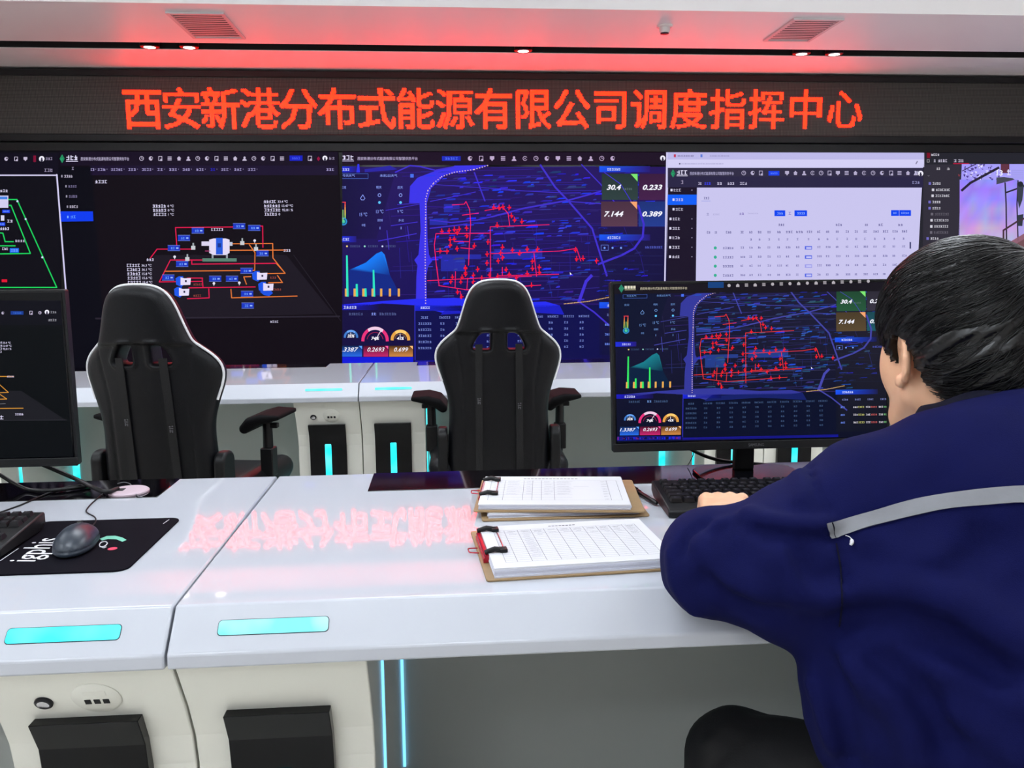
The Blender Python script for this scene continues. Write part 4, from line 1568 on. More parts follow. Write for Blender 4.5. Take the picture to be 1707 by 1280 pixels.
cols = ((416, 32), (484, 28), (586, 50), (716, 30), (793, 30), (870, 34), (955, 30), (1042, 34), (1118, 66), (1208, 66), (1306, 48), (1396, 32), (1474, 34), (1562, 30), (1650, 30), (1730, 32), (1808, 34), (1895, 52), (1980, 52), (2066, 50), (2150, 50))
for x, w in cols:
    cv.scribble(x, 776 + (416 - x) * .006, x + w, 796 + (416 - x) * .006, INK, 4)
for i, (x, w) in enumerate(cols[4:]):
    cv.scribble(x + 6, 842 + (416 - x) * .006, x + 26, 860 + (416 - x) * .006, (90, 86, 150), 4)
rq = random.Random(5)
for k, y in enumerate((924, 1006, 1086, 1168, 1250, 1330)):
    cv.disc(492, y, 14, (52, 170, 140), 4)
    for i, (x, w) in enumerate(cols[2:]):
        if x == 586:
            cv.scribble(558, y - 9, 655, y + 10, (80, 76, 140), 4, rq)
        elif x == 1306:
            cv.rect(1288, y - 16, 1352, y + 14, (74, 96, 220) if k % 3 != 2 else (150, 150, 226), 4)
            cv.rect(1300, y - 8, 1346, y + 8, (190, 190, 240), 5)
        else:
            q = rq.choice((26, 34, 44))
            cv.scribble(x, y - 9 + (416 - x) * .008, x + q, y + 8 + (416 - x) * .008, (84, 80, 146), 4, rq)
cv.o(1400, 240, 5.56)
cv.rect(646, 908, 658, 970, (20, 28, 80), 5)
cv.scribble(668, 345, 740, 368, (150, 150, 200), 4)
cv.scribble(690, 250, 745, 272, (190, 188, 220), 4)
cv.line([(704, 185), (718, 160)], 1.2, (70, 66, 90), 4)
cv.o().make('screen_window', M['wall_screen'], vwall)['label'] = 'white browser window with a data table'

# ---- camera window
cv = new_wall_canvas()
vpanel(cv, XD1 + .004, VX1 - .02, 252, 625, (36, 36, 44), 0)
cv.o(1400, 240, 5.56)
cv.poly([(760, 2100), (1090, 2100), (1120, 190), (776, 190)], (48, 45, 56), 1)
cv.rect(806, 82, 836, 130, (120, 14, 36), 4)
cv.scribble(845, 90, 922, 110, (220, 216, 230), 4)
cv.frame(808, 145, 828, 168, .9, (150, 146, 150), 4)
for x0, x1_ in ((868, 890), (908, 996), (1054, 1084), (1094, 1150)):
    cv.scribble(x0, 142, x1_, 168, (190, 184, 206), 4)
cv.rect(1050, 178, 1196, 186, (180, 20, 60), 4)
cv.scribble(894, 216, 930, 240, (180, 176, 184), 4)
cv.scribble(990, 216, 1022, 240, (180, 176, 184), 4)
cv.poly([(810, 290), (822, 300), (834, 290), (822, 296)], (150, 150, 160), 4)
cv.line([(1096, 280), (1104, 300), (1112, 284)], .8, (150, 60, 70), 4)
for k, (y, x0, b) in enumerate(((366, 830, 1), (425, 860, 0), (480, 856, 0), (538, 828, 1), (595, 828, 1), (650, 850, 2), (707, 846, 0), (764, 844, 0), (820, 842, 2), (876, 810, 1))):
    c = (206, 204, 216) if b != 2 else (104, 100, 112)
    cv.rect(x0 - 8, y - 12, x0 + 14, y + 12, (110, 104, 190) if b == 1 else c, 4)
    cv.scribble(x0 + 28, y - 11, x0 + (105 if b == 1 else 162), y + 10, c, 4)
# sky, branches and the staircase of the camera picture
cv.poly([(1085, 1200), (2600, 1200), (2600, 186), (1130, 186)], [(170, 150, 214), (190, 174, 222), (176, 172, 244), (158, 150, 244)], 1)
rc = random.Random(9)
gx_ = [1110 + k * 60 for k in range(10)]
gy_ = [330 + k * 90 for k in range(8)]
gc_ = [[tuple(int(v + rc.uniform(-16, 16)) for v in ((150, 138, 246) if j < 3 else (168, 150, 232) if j < 5 else (190, 164, 218))) for j in range(8)] for i in range(10)]
for i in range(9):
    for j in range(7):
        cv.poly([(gx_[i], gy_[j + 1]), (gx_[i + 1], gy_[j + 1]), (gx_[i + 1], gy_[j]), (gx_[i], gy_[j])], [gc_[i][j + 1], gc_[i + 1][j + 1], gc_[i + 1][j], gc_[i][j]], 2)
for k in range(60):
    x, y = rc.uniform(1140, 1460), rc.uniform(190, 330)
    w = rc.uniform(10, 34)
    cv.poly([(x, y), (x + w, y + rc.uniform(-8, 8)), (x + w * .6, y + rc.uniform(8, 24))], rc.choice([(86, 66, 150), (60, 44, 110), (225, 220, 250)]), 3)
cv.line([(1130, 430), (1210, 360), (1340, 290), (1470, 220)], 4, (40, 34, 52), 4)
cv.line([(1135, 250), (1230, 200), (1260, 188)], 1.6, (60, 48, 90), 4)
cv.rect(1490, 186, 1570, 270, (96, 50, 66), 4)
cv.text('13', 1452, 268, 52, (236, 234, 248), 6, .02, 0, w=56)
cv.scribble(1545, 236, 1590, 290, (214, 208, 240), 6)
cv.poly([(1450, 375), (1620, 330), (1600, 318), (1520, 306), (1450, 310)], (70, 72, 86), 5)
for k in range(5):
    cv.rect(1590, 240 + k * 18, 1700, 246 + k * 18, (150, 150, 214), 4)
cv.line([(1530, 360), (1540, 560), (1545, 1000)], 2.4, (44, 40, 54), 5)
cv.line([(1540, 450), (1680, 400), (2000, 290)], 2.6, (40, 36, 50), 5)
cv.line([(1650, 340), (1640, 560), (1650, 900)], 2.2, (48, 44, 60), 5)
cv.poly([(1640, 360), (1680, 350), (1705, 380), (1690, 520), (1660, 600), (1640, 480)], (56, 62, 76), 6)
cv.disc(1672, 372, 26, (36, 40, 50), 7)
cv.poly([(1640, 660), (1700, 650), (1690, 760), (1650, 760)], (50, 56, 66), 6)
cv.line([(1515, 990), (1515, 800), (1640, 720), (2000, 560)], 3, (70, 50, 60), 6)
cv.line([(1530, 960), (1800, 800), (2100, 660)], 8, (140, 96, 112), 5)
cv.poly([(1540, 1200), (2600, 1200), (2600, 600), (2000, 720), (1560, 950)], (112, 78, 84), 4)
cv.o().make('screen_window', M['wall_screen'], vwall)['label'] = 'camera picture of a staircase under a mauve sky'

# ================================================================== desk monitors
SCR_W, SCR_H = .5977, .3362


def monitor(label, ex, ez, Y, tilt, rotz, base_z, depth_drop=.0):
    """ex: left edge of the housing, ez: bottom edge; tilt back in degrees; local frame x right, z up the face"""
    BW, BH = SCR_W + .016, SCR_H + .028
    t = thing('monitor', label, 'monitor')
    m4 = Matrix.Translation((ex, Y, ez)) @ Matrix.Rotation(rotz, 4, 'Z') @ Matrix.Rotation(math.radians(-tilt), 4, 'X')
    t.matrix_world = m4
    WM[t] = m4.copy()
    hs = MB().prism(rounded_rect(0, 0, BW, BH, .004, 3), 'Y', .002, .022).make('housing', M['black_plastic'], t, world=False, bevel=.0015)
    MB().prism(rounded_rect(.05, .04, BW - .05, BH - .05, .04, 4), 'Y', .022, .045).make('rear_cover', M['black_plastic'], t, world=False, bevel=.008)
    MB().box((0, -.0012, 0), (BW, .003, .0175)).make('chin', M['black_plastic'], t, world=False, bevel=.001)
    MB().box((.006, .0, .018), (BW - .006, .0025, BH - .006)).make('panel', M['gloss_black'], t, world=False)
    # stand: neck and base plate stay upright on the desk
    inv = m4.inverted()
    mid = m4 @ Vector((BW / 2, .04, .10))
    nk = MB().prism([(mid.x - .022, base_z + .006), (mid.x + .022, base_z + .006), (mid.x + .022, mid.z + .02), (mid.x - .022, mid.z + .02)], 'Y', mid.y + .0, mid.y + .022)
    nk.make('stand_neck', M['black_plastic'], t, bevel=.004)
    bs = MB().prism([(mid.x + p[0], mid.y - .03 + p[1]) for p in rounded_rect(-.115, -.085, .115, .085, .05, 7)], 'Z', base_z, base_z + .007)
    bs.make('stand_base', M['gloss_black'], t, bevel=.002)
    return t, m4, BW, BH


MZ = .7512
mon, mm, BW, BH = monitor('large desk monitor showing a blue map, in front of the seated person', .350, .817, 1.762, 7.5, 0.0, MZ)
# lettering on the chin
vs, fs, (bx0, by0, bx1, by1) = text_polys('SAMSUNG', .0)
k = .034 / (bx1 - bx0)
MB().add([(BW / 2 - .012 + (x - bx0) * k, -.0016, .0058 + y * k * 1.15) for x, y in vs], fs).make('lettering', M['emblem'], mon, world=False)

# map picture: wall columns and rows carried over to the monitor face
ANCH = [((1408, 506), (1023, 312)), ((1083, 716), (627, 582)), ((1045, 545), (572, 355)), ((1166, 570), (726, 395)), ((1365, 585), (962, 415)), ((1045, 646), (577, 495)), ((1410, 540), (1023, 357)), ((1300, 524), (885, 358))]


def face_local(px, py):
    o = mm.translation
    nrm = (mm.to_3x3() @ Vector((0, 1, 0)))
    d = ray(px, py)
    tt = (o - CAM).dot(nrm) / d.dot(nrm)
    return mm.inverted() @ (CAM + d * tt)


_A, _bx, _bz = [], [], []
for (mpx, wpx) in ANCH:
    q = at_y(*wpx, YV)
    l = face_local(*mpx)
    _A.append((q.x, q.z, 1))
    _bx.append(l.x)
    _bz.append(l.z)
cX = np.linalg.lstsq(np.array(_A), np.array(_bx), rcond=None)[0]
cZ = np.linalg.lstsq(np.array(_A), np.array(_bz), rcond=None)[0]


def mon_fn(px, py):
    q = at_y(px, py, YV)
    x = float(cX @ (q.x, q.z, 1))
    z = float(cZ @ (q.x, q.z, 1))
    return Vector((min(max(x, .0085), BW - .0085), -.0002, min(max(z, .0195), BH - .0075)))


cv = Canvas(mon_fn, Vector((0, -1, 0)))
cv.LAY = .00008
map_dashboard(cv, False)
# head row of the monitor's own picture
class Row(Canvas):
    pass


hd = Row(lambda x, y: Vector((x, -.0009, y)), Vector((0, -1, 0)))
hd.LAY = .00008


def T(px, py):
    l = face_local(px, py)
    return l.x, l.z


hd.poly([(.0085, BH - .027), (BW - .0085, BH - .027), (BW - .0085, BH - .0075), (.0085, BH - .0075)], (22, 18, 26), 0)
for (x0, y0, x1_, y1_), c, L in (((1180, 470, 1206, 480), (18, 62, 122), 2),):
    a, b = T(x0, y1_), T(x1_, y0)
    hd.poly([a, (b[0], a[1]), b, (a[0], b[1])], c, L)
a = T(1031, 481)
hd.poly([a, (a[0] + .006, a[1] - .009), (a[0] + .012, a[1]), (a[0] + .006, a[1] + .009)], (40, 130, 100), 2)


class Flip(Canvas):
    # y runs down, in metres from the top left of the face
    pass


hf = Flip(lambda x, y: Vector((x, -.0009, y)), Vector((0, -1, 0)))
tv, tf, tb = text_polys(TITLE, .0)
x0, z0 = T(1067, 481)
kx = .102 / (tb[2] - tb[0])
for f in tf:
    hd.poly([(x0 + (tv[i][0] - tb[0]) * kx, z0 + (tv[i][1] - tb[1]) * .0062 - .003) for i in f], (205, 196, 170), 4)
lx, lz = T(1041, 479)
for k in range(4):
    hd.poly([(lx + k * .0062, lz - .003), (lx + k * .0062 + .005, lz - .003), (lx + k * .0062 + .005, lz + .003), (lx + k * .0062, lz + .003)], (220, 214, 190), 4)
hd.poly([(lx, lz - .0058), (lx + .024, lz - .0058), (lx + .024, lz - .0048), (lx, lz - .0048)], (200, 196, 160), 4)
for i in range(17):
    x, z = T(1215 + i * 14.5, 476 - i * .45)
    hd.o(x, z, -1.0)
    icon(hd, 0, 0, .0042, i + i // 3 + 1, (178, 172, 178)) if False else None
    hd.o()
    r = .0036
    kk = (i + i // 3) % 3
    c = (176, 170, 176)
    if kk == 0:
        hd.poly([(x + r * math.cos(a_ * PI / 4), z + r * math.sin(a_ * PI / 4)) for a_ in range(8)], c, 4)
    elif kk == 1:
        hd.poly([(x - r, z - r), (x + r, z - r), (x + r, z + r * .2), (x, z + r), (x - r, z + r * .2)], c, 4)
    else:
        for j in (-1, 0, 1):
            hd.poly([(x - r, z + j * r * .7 - r * .2), (x + r, z + j * r * .7 - r * .2), (x + r, z + j * r * .7 + r * .2), (x - r, z + j * r * .7 + r * .2)], c, 4)
n0 = len(cv.v)
cv.v += hd.v
cv.f += [tuple(n0 + i for i in f) for f in hd.f]
cv.c += hd.c
cv.make('screen_image', M['desk_screen'], mon, world=False)

# left monitor: only its right part is in the picture
LX1 = -.769
mon2, mm2, _, _ = monitor('large dark desk monitor at the left edge, showing an orange pipe diagram', LX1 - (SCR_W + .016), .809, 1.80, 0.0, 0.0, MZ)


def face2(px, py):
    q = at_y(px, py, 1.80)
    l = mm2.inverted() @ q
    return Vector((min(max(l.x, .0085), BW - .0085), -.0002, min(max(l.z, .0195), BH - .0075)))


cv = Canvas(face2, Vector((0, -1, 0)))
cv.LAY = .00008
cv.poly([(-400, 770), (130, 770), (112, 505), (-400, 505)], (6, 9, 10), 0)
cv.o(0, 490, 3.658)
cv.poly([(-1500, 190), (392, 190), (380, 40), (-1500, 40)], (12, 12, 20), 1)
icon(cv, 18, 116, 10, 1)
cv.rect(66, 104, 144, 126, (22, 56, 140), 4)
cv.scribble(80, 110, 132, 121, (60, 110, 210), 5)
icon(cv, 190, 114, 12, 2)
icon(cv, 244, 114, 10, 0)
avatar(cv, 287, 110, 14)
cv.scribble(308, 104, 345, 117, (150, 150, 160))
cv.scribble(294, 152, 346, 165, (170, 170, 180))
cv.poly([(-1500, 775), (400, 768), (130, 590), (-1500, 590)], (26, 26, 31), 1)
cv.line([(-1500, 776), (405, 768)], 1, (44, 44, 50), 3)
for k, (s, x) in enumerate((('33.4 ℃', -10), ('13.47 ℃', -5), ('92.01 %', -2), ('0', 4))):
    cv.scribble(-200, 289 + k * 19, 15 - k, 301 + k * 19, WHITE, 4)
    cv.text(s, 18, 297 + k * 19, 12, WHITE, 4, .01) if k < 3 else None
O = (206, 140, 50)
for pl in ([(-400, 506), (85, 502)], [(-60, 500), (52, 600), (-400, 612)], [(-60, 570), (42, 640), (-400, 650)], [(-400, 702), (142, 696)]):
    cv.line(pl, 1.3, O, 4)
cv.line([(0, 670), (34, 668)], .9, (120, 120, 125), 4)
cv.scribble(42, 498, 88, 508, WHITE, 5)
cv.scribble(92, 727, 144, 739, WHITE, 5)
cv.scribble(-30, 740, 26, 764, WHITE, 5)
# pipes further left on the same picture
for k in range(6):
    cv.line([(-1400, 420 + k * 55), (-300, 415 + k * 55)], 1.2, (190, 40, 70) if k % 2 else O, 4)
cv.o().make('screen_image', M['desk_screen'], mon2, world=False)

# ================================================================== things on the near desks
DZ = .75            # desk top
GZ = .7512          # top of the black glass inset


def local_thing(name, label, cat, x, y, z, rot, group=None):
    return thing(name, label, cat, (x, y, z), rot, group)


# ---- mouse pad
px0, px1, py0, py1 = -.752, -.499, 1.306, 1.588
pad = thing('mouse_pad', 'black cloth mouse pad with white cursive print, left of the desk seam', 'mouse pad', (px0, py0, DZ))
MB().prism(rounded_rect(px0, py0, px1, py1, .02, 6), 'Z', DZ + .0002, DZ + .003).make('cloth', M['pad'], pad, bevel=.0008)
PZ = DZ + .0033
vs, fs, (bx0, by0, bx1, by1) = text_polys('igphis', .005, .25)
a, b = at_z(54, 936, PZ), at_z(100, 896, PZ)
d = (b - a)
k = d.length / (bx1 - bx0)
d.normalize()
nrm = Vector((-d.y, d.x, 0))
MB().add([a + d * (x - bx0) * k + nrm * (y - .05) * k * 1.15 + Vector((0, 0, .0002)) for x, y in vs], fs).make('printed_lettering', M['white_print'], pad)
mb = MB()
sw = [at_z(px, py, PZ) for px, py in ((166, 898), (178, 893.5), (192, 893), (204, 896), (211, 900), (204, 903), (194, 899), (180, 898.5), (170, 901))]
mb.add([p + Vector((0, 0, .0002)) for p in sw[::-1]], [tuple(range(len(sw)))])
mb.make('printed_leaf', M['green_print'], pad)
lp = [at_z(px, py, PZ) + Vector((0, 0, .0006)) for px, py in ((166, 912), (174, 911), (179, 906), (175, 903), (168, 905), (166, 910), (172, 913.5), (177, 912))]
MB().tube(smooth_path(lp, 4), .0009, 6).make('printed_loop', M['white_print'], pad)
c = at_z(187.5, 914.5, PZ)
MB().lathe([(.0075, 0), (.0075, .0002)], c, 16).make('printed_dot', M['red_print'], pad)
for p, q in (((272, 873), (282, 866)), ((0, 935), (31, 914))):
    p, q = at_z(*p, PZ), at_z(*q, PZ)
    w = Vector((-(q - p).y, (q - p).x, 0)).normalized() * .0008
    z = Vector((0, 0, .0002))
    MB().add([p - w + z, q - w + z, q + w + z, p + w + z], [(0, 1, 2, 3)]).make('white_line', M['white_print'], pad)  # thin white lines laid on the cloth

# ---- mouse


def mouse_sdf(P):
    d = sd_ell(P, (0, -.006, .006), (.032, .056, .031))
    d = smin(d, sd_ell(P, (0, .03, .008), (.029, .034, .022)), .015)
    d = smax(d, -(P[:, 2] - .0015), .004)
    side = sd_box(P, (0, 0, .0), (.06, .09, .0065), .003)
    g = .0012 * np.exp(-((P[:, 2] - .0105) / .0012) ** 2) + .001 * np.exp(-(P[:, 0] / .0011) ** 2) * (P[:, 1] > .012)
    return d + g


ms = thing('computer_mouse', 'black wired computer mouse lying on the mouse pad', 'mouse', (-.622, 1.425, PZ), math.radians(10))
v, f = mesh_sdf(mouse_sdf, (-.045, -.08, -.006), (.045, .075, .045), .0022)
np_object('shell', v, f, M['mouse'], ms, world=False)
MB().tube([(-.0035, .036, .0285), (.0035, .036, .0285)], .0075, 16).make('scroll_wheel', M['black_plastic'], ms, world=False, smooth=True, angle=40)
MB().box((-.030, -.02, .009), (-.0285, .025, .012)).make('side_button', M['black_plastic'], ms, world=False, bevel=.001)


def cable(label, pts, r, m='black_plastic', name='cable'):
    o = MB().tube(smooth_path(pts, 8), r, 8).make(name, M[m], None, smooth=True, angle=80)
    return tag(o, label, 'cable')


Mw = WM[ms]
cable('thin black mouse cable winding from the mouse to the round desk grommet',
      [Mw @ Vector((0, .062, .010)), at_z(158, 872, PZ + .002), at_z(158, 862, DZ + .002), at_z(144, 853, DZ + .002), at_z(149, 843, DZ + .002), at_z(163, 830, DZ + .002), at_z(172, 823, GZ + .003), at_z(186, 818, GZ + .006)], .0013)

# ---- keyboards
ROWS = [  # (y centre, height, [(gap before, width) ...]) in key units
    (5.75, .9, [(0, 1), (1, 1), (0, 1), (0, 1), (0, 1), (.5, 1), (0, 1), (0, 1), (0, 1), (.5, 1), (0, 1), (0, 1), (0, 1), (.25, 1), (0, 1), (0, 1)]),
    (4.5, 1, [(0, 1)] * 13 + [(0, 2), (.25, 1), (0, 1), (0, 1)]),
    (3.5, 1, [(0, 1.5)] + [(0, 1)] * 12 + [(0, 1.5), (.25, 1), (0, 1), (0, 1)]),
    (2.5, 1, [(0, 1.75)] + [(0, 1)] * 11 + [(0, 2.25)]),
    (1.5, 1, [(0, 2.25)] + [(0, 1)] * 10 + [(0, 2.75), (1.25, 1)]),
    (.5, 1, [(0, 1.25), (0, 1.25), (0, 1.25), (0, 6.25), (0, 1.25), (0, 1.25), (0, 1.25), (0, 1.25), (.25, 1), (0, 1), (0, 1)])]
U = .0190


def keyboard(label, x, y, z, rot):
    KW, KD = 18.25 * U + .022, 6.25 * U + .046
    t = thing('keyboard', label, 'keyboard', (x, y, z), rot, 'black wired keyboards')
    # wedge body: front edge low, back edge high
    sl = math.tan(math.radians(5))
    prof = [(0, .001), (0, .013), (.006, .017), (KD - .004, .017 + sl * KD), (KD, .014 + sl * KD), (KD, .010), (KD - .02, .001)]
    MB().prism(prof[::-1], 'X', 0, KW).make('case', M['black_plastic'], t, world=False, bevel=.003)
    R = Matrix.Translation((.011, .034, .0172 + sl * .034)) @ Matrix.Rotation(math.radians(5), 4, 'X')
    cache = {}
    for yc, kh, keys in ROWS:
        xx = 0
        for g, w in keys:
            xx += g
            key = (w, kh)
            loc = R @ Matrix.Translation(((xx + w / 2) * U, yc * U, 0))
            if key not in cache:
                hw, hh = w * U / 2 - .0009, kh * U / 2 - .0009
                mb = MB().taper_box((-hw, -hh, 0), (hw, hh, .0072), .0022)
                mb.mat_index = 1
                # printed legend
                mb.box((-min(hw, .006) * .5, .0, .0072), (-min(hw, .006) * .5 + .0028, .0032, .0073))
                mb.box((-min(hw, .006) * .5 + .0036, .001, .0072), (-min(hw, .006) * .5 + .0046, .003, .0073))
                o = mb.make('key', [M['key'], M['emblem']], t, world=False, bevel=.0007, bseg=1)
                cache[key] = o
                o.matrix_local = loc
            else:
                o = cache[key].copy()
                COL.objects.link(o)
                o.parent = t
                o.matrix_local = loc
            xx += w
    MB().box((KW - .05, KD - .010, .0172 + sl * (KD - .01)), (KW - .015, KD - .006, .0185 + sl * (KD - .01))).make('indicator_strip', M['emblem'], t, world=False)
    return t


kb1 = keyboard('black keyboard under the hand of the seated person', .400, 1.492, DZ + .0005, math.radians(-2.5))
kb2 = copy_tree(kb1)
kb2['label'] = 'black keyboard at the left edge of the picture, half on the mouse pad'
place(kb2, (-.722 - (18.25 * U + .022) + .002, 1.374, PZ + .0004), math.radians(.5))

# ---- grommet with its cables
t = thing('cable_grommet', 'round pale grommet in the black glass strip behind the mouse pad', 'grommet', (-.668, 1.795, GZ))
MB().lathe([(.040, 0), (.040, .003), (.037, .0055), (.004, .006)], (-.668, 1.795, GZ), 36).make('cap', M['grommet'], t, smooth=True)
MB().box((-.702, 1.783, GZ + .0052), (-.676, 1.803, GZ + .0068)).make('slot', M['dark'], t, bevel=.002)
hole = Vector((-.689, 1.793, GZ + .008))
cable('thick black monitor cable running from the left monitor into the grommet', [at_y(60, 770, 1.86), at_y(82, 779, 1.86), at_y(128, 799, 1.84), at_z(172, 819, GZ + .012), hole], .0048)
cable('thick black cable hanging below the left monitor, bent along the black glass', [at_y(-14, 784, 1.84), at_y(6, 795, 1.84), at_y(22, 805, 1.83), at_z(44, 815, GZ + .005), at_z(70, 818, GZ + .005), at_z(110, 815, GZ + .005), at_z(150, 809, GZ + .005)], .0042)
cable('thin black keyboard cable lying across the white desk to the grommet', [at_z(-40, 868, DZ + .002), at_z(0, 854, DZ + .002), at_z(36, 841, DZ + .002), at_z(75, 824, GZ + .002), at_z(110, 812, GZ + .002), at_z(140, 808, GZ + .002), at_z(160, 812, GZ + .003), at_z(182, 820, GZ + .008)], .0017)
cable('thin grey cable looped behind the round grommet', [at_z(196, 806, GZ + .004), at_z(207, 804, GZ + .003), at_z(217, 807, GZ + .002), at_z(221, 815, GZ + .002), at_z(229, 826, GZ + .002), at_z(238, 829, GZ + .002)], .0013, 'emblem')
cable('thick black cable sagging behind the stand of the right monitor', [at_y(1140, 740, 1.865), at_y(1152, 749, 1.868), at_y(1178, 761, 1.87), at_y(1205, 768, 1.87), at_y(1235, 771, 1.87), at_y(1270, 774, 1.87), at_y(1310, 778, 1.87), at_y(1350, 785, 1.87)], .0040)
cable('thin black cable hanging straight below the right monitor', [at_y(1156, 745, 1.880), at_y(1156, 756, 1.882), at_y(1151, 768, 1.884), at_y(1146, 776, 1.886)], .0010)

# ---- clipboards


def clipboard(label, x, y, z, rot, w, d, pw, pd, pox, poy, th, form, clip=True):
    t = thing('clipboard', label, 'clipboard', (x, y, z), math.radians(rot), 'clipboards with forms')
    MB().prism(rounded_rect(0, 0, w, d, .006, 4), 'Z', 0, .0032).make('board', M['board'], t, world=False, bevel=.0006)
    ps = MB()
    n = 5
    q = random.Random(int(x * 1000))
    for i in range(n):
        a, b = .0034 + th * i / n, .0034 + th * (i + 1) / n - .0002
        ox, oy = q.uniform(-.0016, .0016), q.uniform(-.0016, .0016)
        ps.mat_index = 0 if i == n - 1 else 1
        ps.box((pox + ox, poy + oy, a), (pox + pw + ox, poy + pd + oy, b))
    st = ps.make('paper_stack', [M['paper'], M['paper_edge']], t, world=False)
    zt = .0034 + th
    ink = MB()

    def L(x0, y0, x1, y1, wd=.00045):
        dx, dy = x1 - x0, y1 - y0
        l = math.hypot(dx, dy)
        nx, ny = -dy / l * wd / 2, dx / l * wd / 2
        ink.add([(pox + x0 - nx, poy + y0 - ny, zt), (pox + x1 - nx, poy + y1 - ny, zt), (pox + x1 + nx, poy + y1 + ny, zt), (pox + x0 + nx, poy + y0 + ny, zt)], [(0, 1, 2, 3)])

    def hand(x0, y0, ln):
        xx = x0
        while xx < x0 + ln:
            s = q.uniform(.0012, .003)
            L(xx, y0 + q.uniform(-.0012, .0012), xx + s, y0 + q.uniform(-.0014, .0014), .0005)
            xx += s * .85
    form(L, hand, q, pw, pd)
    ink.make('printed_form', M['ink'], st, world=False)
    if clip:
        cy = d * .55
        cz = .0034 + th
        c = MB()
        c.tube([(.010, cy - .062, cz * .55 + .001), (.010, cy + .062, cz * .55 + .001)], .0052, 12)
        c.box((.004, cy - .058, .003), (.016, cy + .058, cz * .55))
        cl = c.make('clip', M['red_loop_sign_tint'], t, world=False, smooth=True, angle=40)  # reflected red of the sign put into the bar's colour
        wr = MB()
        wr.tube(smooth_path([(.010, cy - .056, cz), (.022, cy - .054, cz + .004), (.036, cy - .052, cz + .002), (.038, cy, cz + .0015), (.036, cy + .052, cz + .002), (.022, cy + .054, cz + .004), (.010, cy + .056, cz)], 4), .0012, 8)
        wr.make('wire', M['chrome'], cl, world=False, smooth=True)
        for s in (-1, 1):
            tp = MB().tube([(.006, cy + s * .056, cz + .001), (.022, cy + s * .055, cz + .0055), (.038, cy + s * .053, cz + .002)], [.004, .0045, .005], 10)
            tp.box((.030, cy + s * .053 - .008, cz + .0004), (.042, cy + s * .053 + .008, cz + .006))
            tp.make('rubber_tip', M['black_plastic'], cl, world=False, bevel=.001)
        lp = [(.002, cy - .012, .004), (-.012, cy - .010, .005), (-.014, cy, .006), (-.012, cy + .010, .005), (.002, cy + .012, .004)]
        MB().tube(smooth_path(lp, 4), .0012, 8).make('hanging_loop', M['red_loop_sign_tint'], cl, world=False, smooth=True)
    return t


def form_front(L, hand, q, pw, pd):
    x0, x1, yb, yt = .040, pw - .016, .022, pd - .030
    cols = [x0 + (x1 - x0) * k / 10 for k in range(11)]
    for k in range(19):
        yy = yt - (yt - yb) * k / 18
        L(x0 - .018, yy, x1, yy, .0004)
    for c in cols + [x0 - .018]:
        L(c, yb, c, yt, .0006)
    for k in range(8):
        L(pw * .42 + k * .006, yt + .012, pw * .42 + k * .006 + .0045, yt + .012, .0032)
    for k in range(10):
        hand(cols[k] + .005, yt - .0055, .013)
        hand(cols[k] + .006, yt - .0085, .010)
    for k in range(9):
        for r in range(3 if k not in (1, 9) else 15):
            if k == 1 or q.random() < .75:
                hand(cols[k] + q.uniform(.003, .008), yt - (yt - yb) * (r + 1.5) / 18, q.uniform(.007, .015))
    for r in range(6):
        hand(cols[9] + .005, yt - .012 - r * .007, .012)


def form_rear(L, hand, q, pw, pd):
    x0, x1, yb, yt = .014, pw - .014, .03, pd - .034
    for k in range(9):
        yy = yt - (yt - yb) * k / 8
        L(x0, yy, x1 if k in (0, 8) else x0 + .16, yy, .0004)
    for f in (0, .11, .26, .33, .40, .50, .92, 1):
        L(x0 + (x1 - x0) * f, yb, x0 + (x1 - x0) * f, yt, .0006)
    for k in range(15):
        L(pw * .28 + k * .0075, yt + .014, pw * .28 + k * .0075 + .0055, yt + .014, .004)
    for r in range(8):
        yy = yt - (yt - yb) * (r + .5) / 8
        for f, l in ((.12, .028), (.27, .012), (.41, .018), (.51, .03), (.86, .012)):
            if r < 6 or f == .86:
                hand(x0 + (x1 - x0) * f + .003, yy, l * q.uniform(.6, 1.1))
                hand(x0 + (x1 - x0) * f + .003, yy - .004, l * q.uniform(.4, .9))
    L(x0 + .165, yt - .05, x0 + .195, yt - .05, .0008)


clipboard('lower brown clipboard of the stack of two, mostly hidden under the upper one', .058, 1.508, DZ + .0005, 0, .311, .225, .280, .205, .012, .010, .0085, lambda *a: None, clip=False)
clipboard('upper brown clipboard with a form, on top of the stack of two near the keyboard', .043, 1.528, DZ + .0128, -6.5, .315, .232, .281, .212, .010, .006, .0105, form_rear)
clipboard('brown clipboard with a gridded form, lying alone in front next to the elbow', .052, 1.206, DZ + .0005, 4, .306, .240, .283, .208, .011, .006, .0150, form_front)

# ---- pen
pen = thing('pen', 'black ballpoint pen between the clipboards and the keyboard', 'pen', (.39, 1.643, DZ + .006))
a, b = Vector((.372, 1.712, DZ + .0062)), Vector((.398, 1.573, DZ + .0062))
d = (b - a).normalized()
MB().tube([a, a + d * .003, a + d * .056], [.0045, .0058, .0058], 14).make('cap', M['black_plastic'], pen, smooth=True, angle=40)
MB().tube([a + d * .056, a + d * .118], .0048, 14).make('barrel', M['dark_metal'], pen, smooth=True, angle=40)
MB().tube([a + d * .118, a + d * .136, a + d * .141], [.0052, .0046, .0025], 14).make('end_plug', M['black_plastic'], pen, smooth=True, angle=40)
MB().box((-.0012, 0, 0), (.0012, .045, .0016), Matrix.Translation(a + Vector((0, 0, .0058)) + d * .048) @ Matrix.Rotation(math.atan2(-d.x, d.y) + PI, 4, 'Z')).make('pocket_clip', M['black_plastic'], pen)

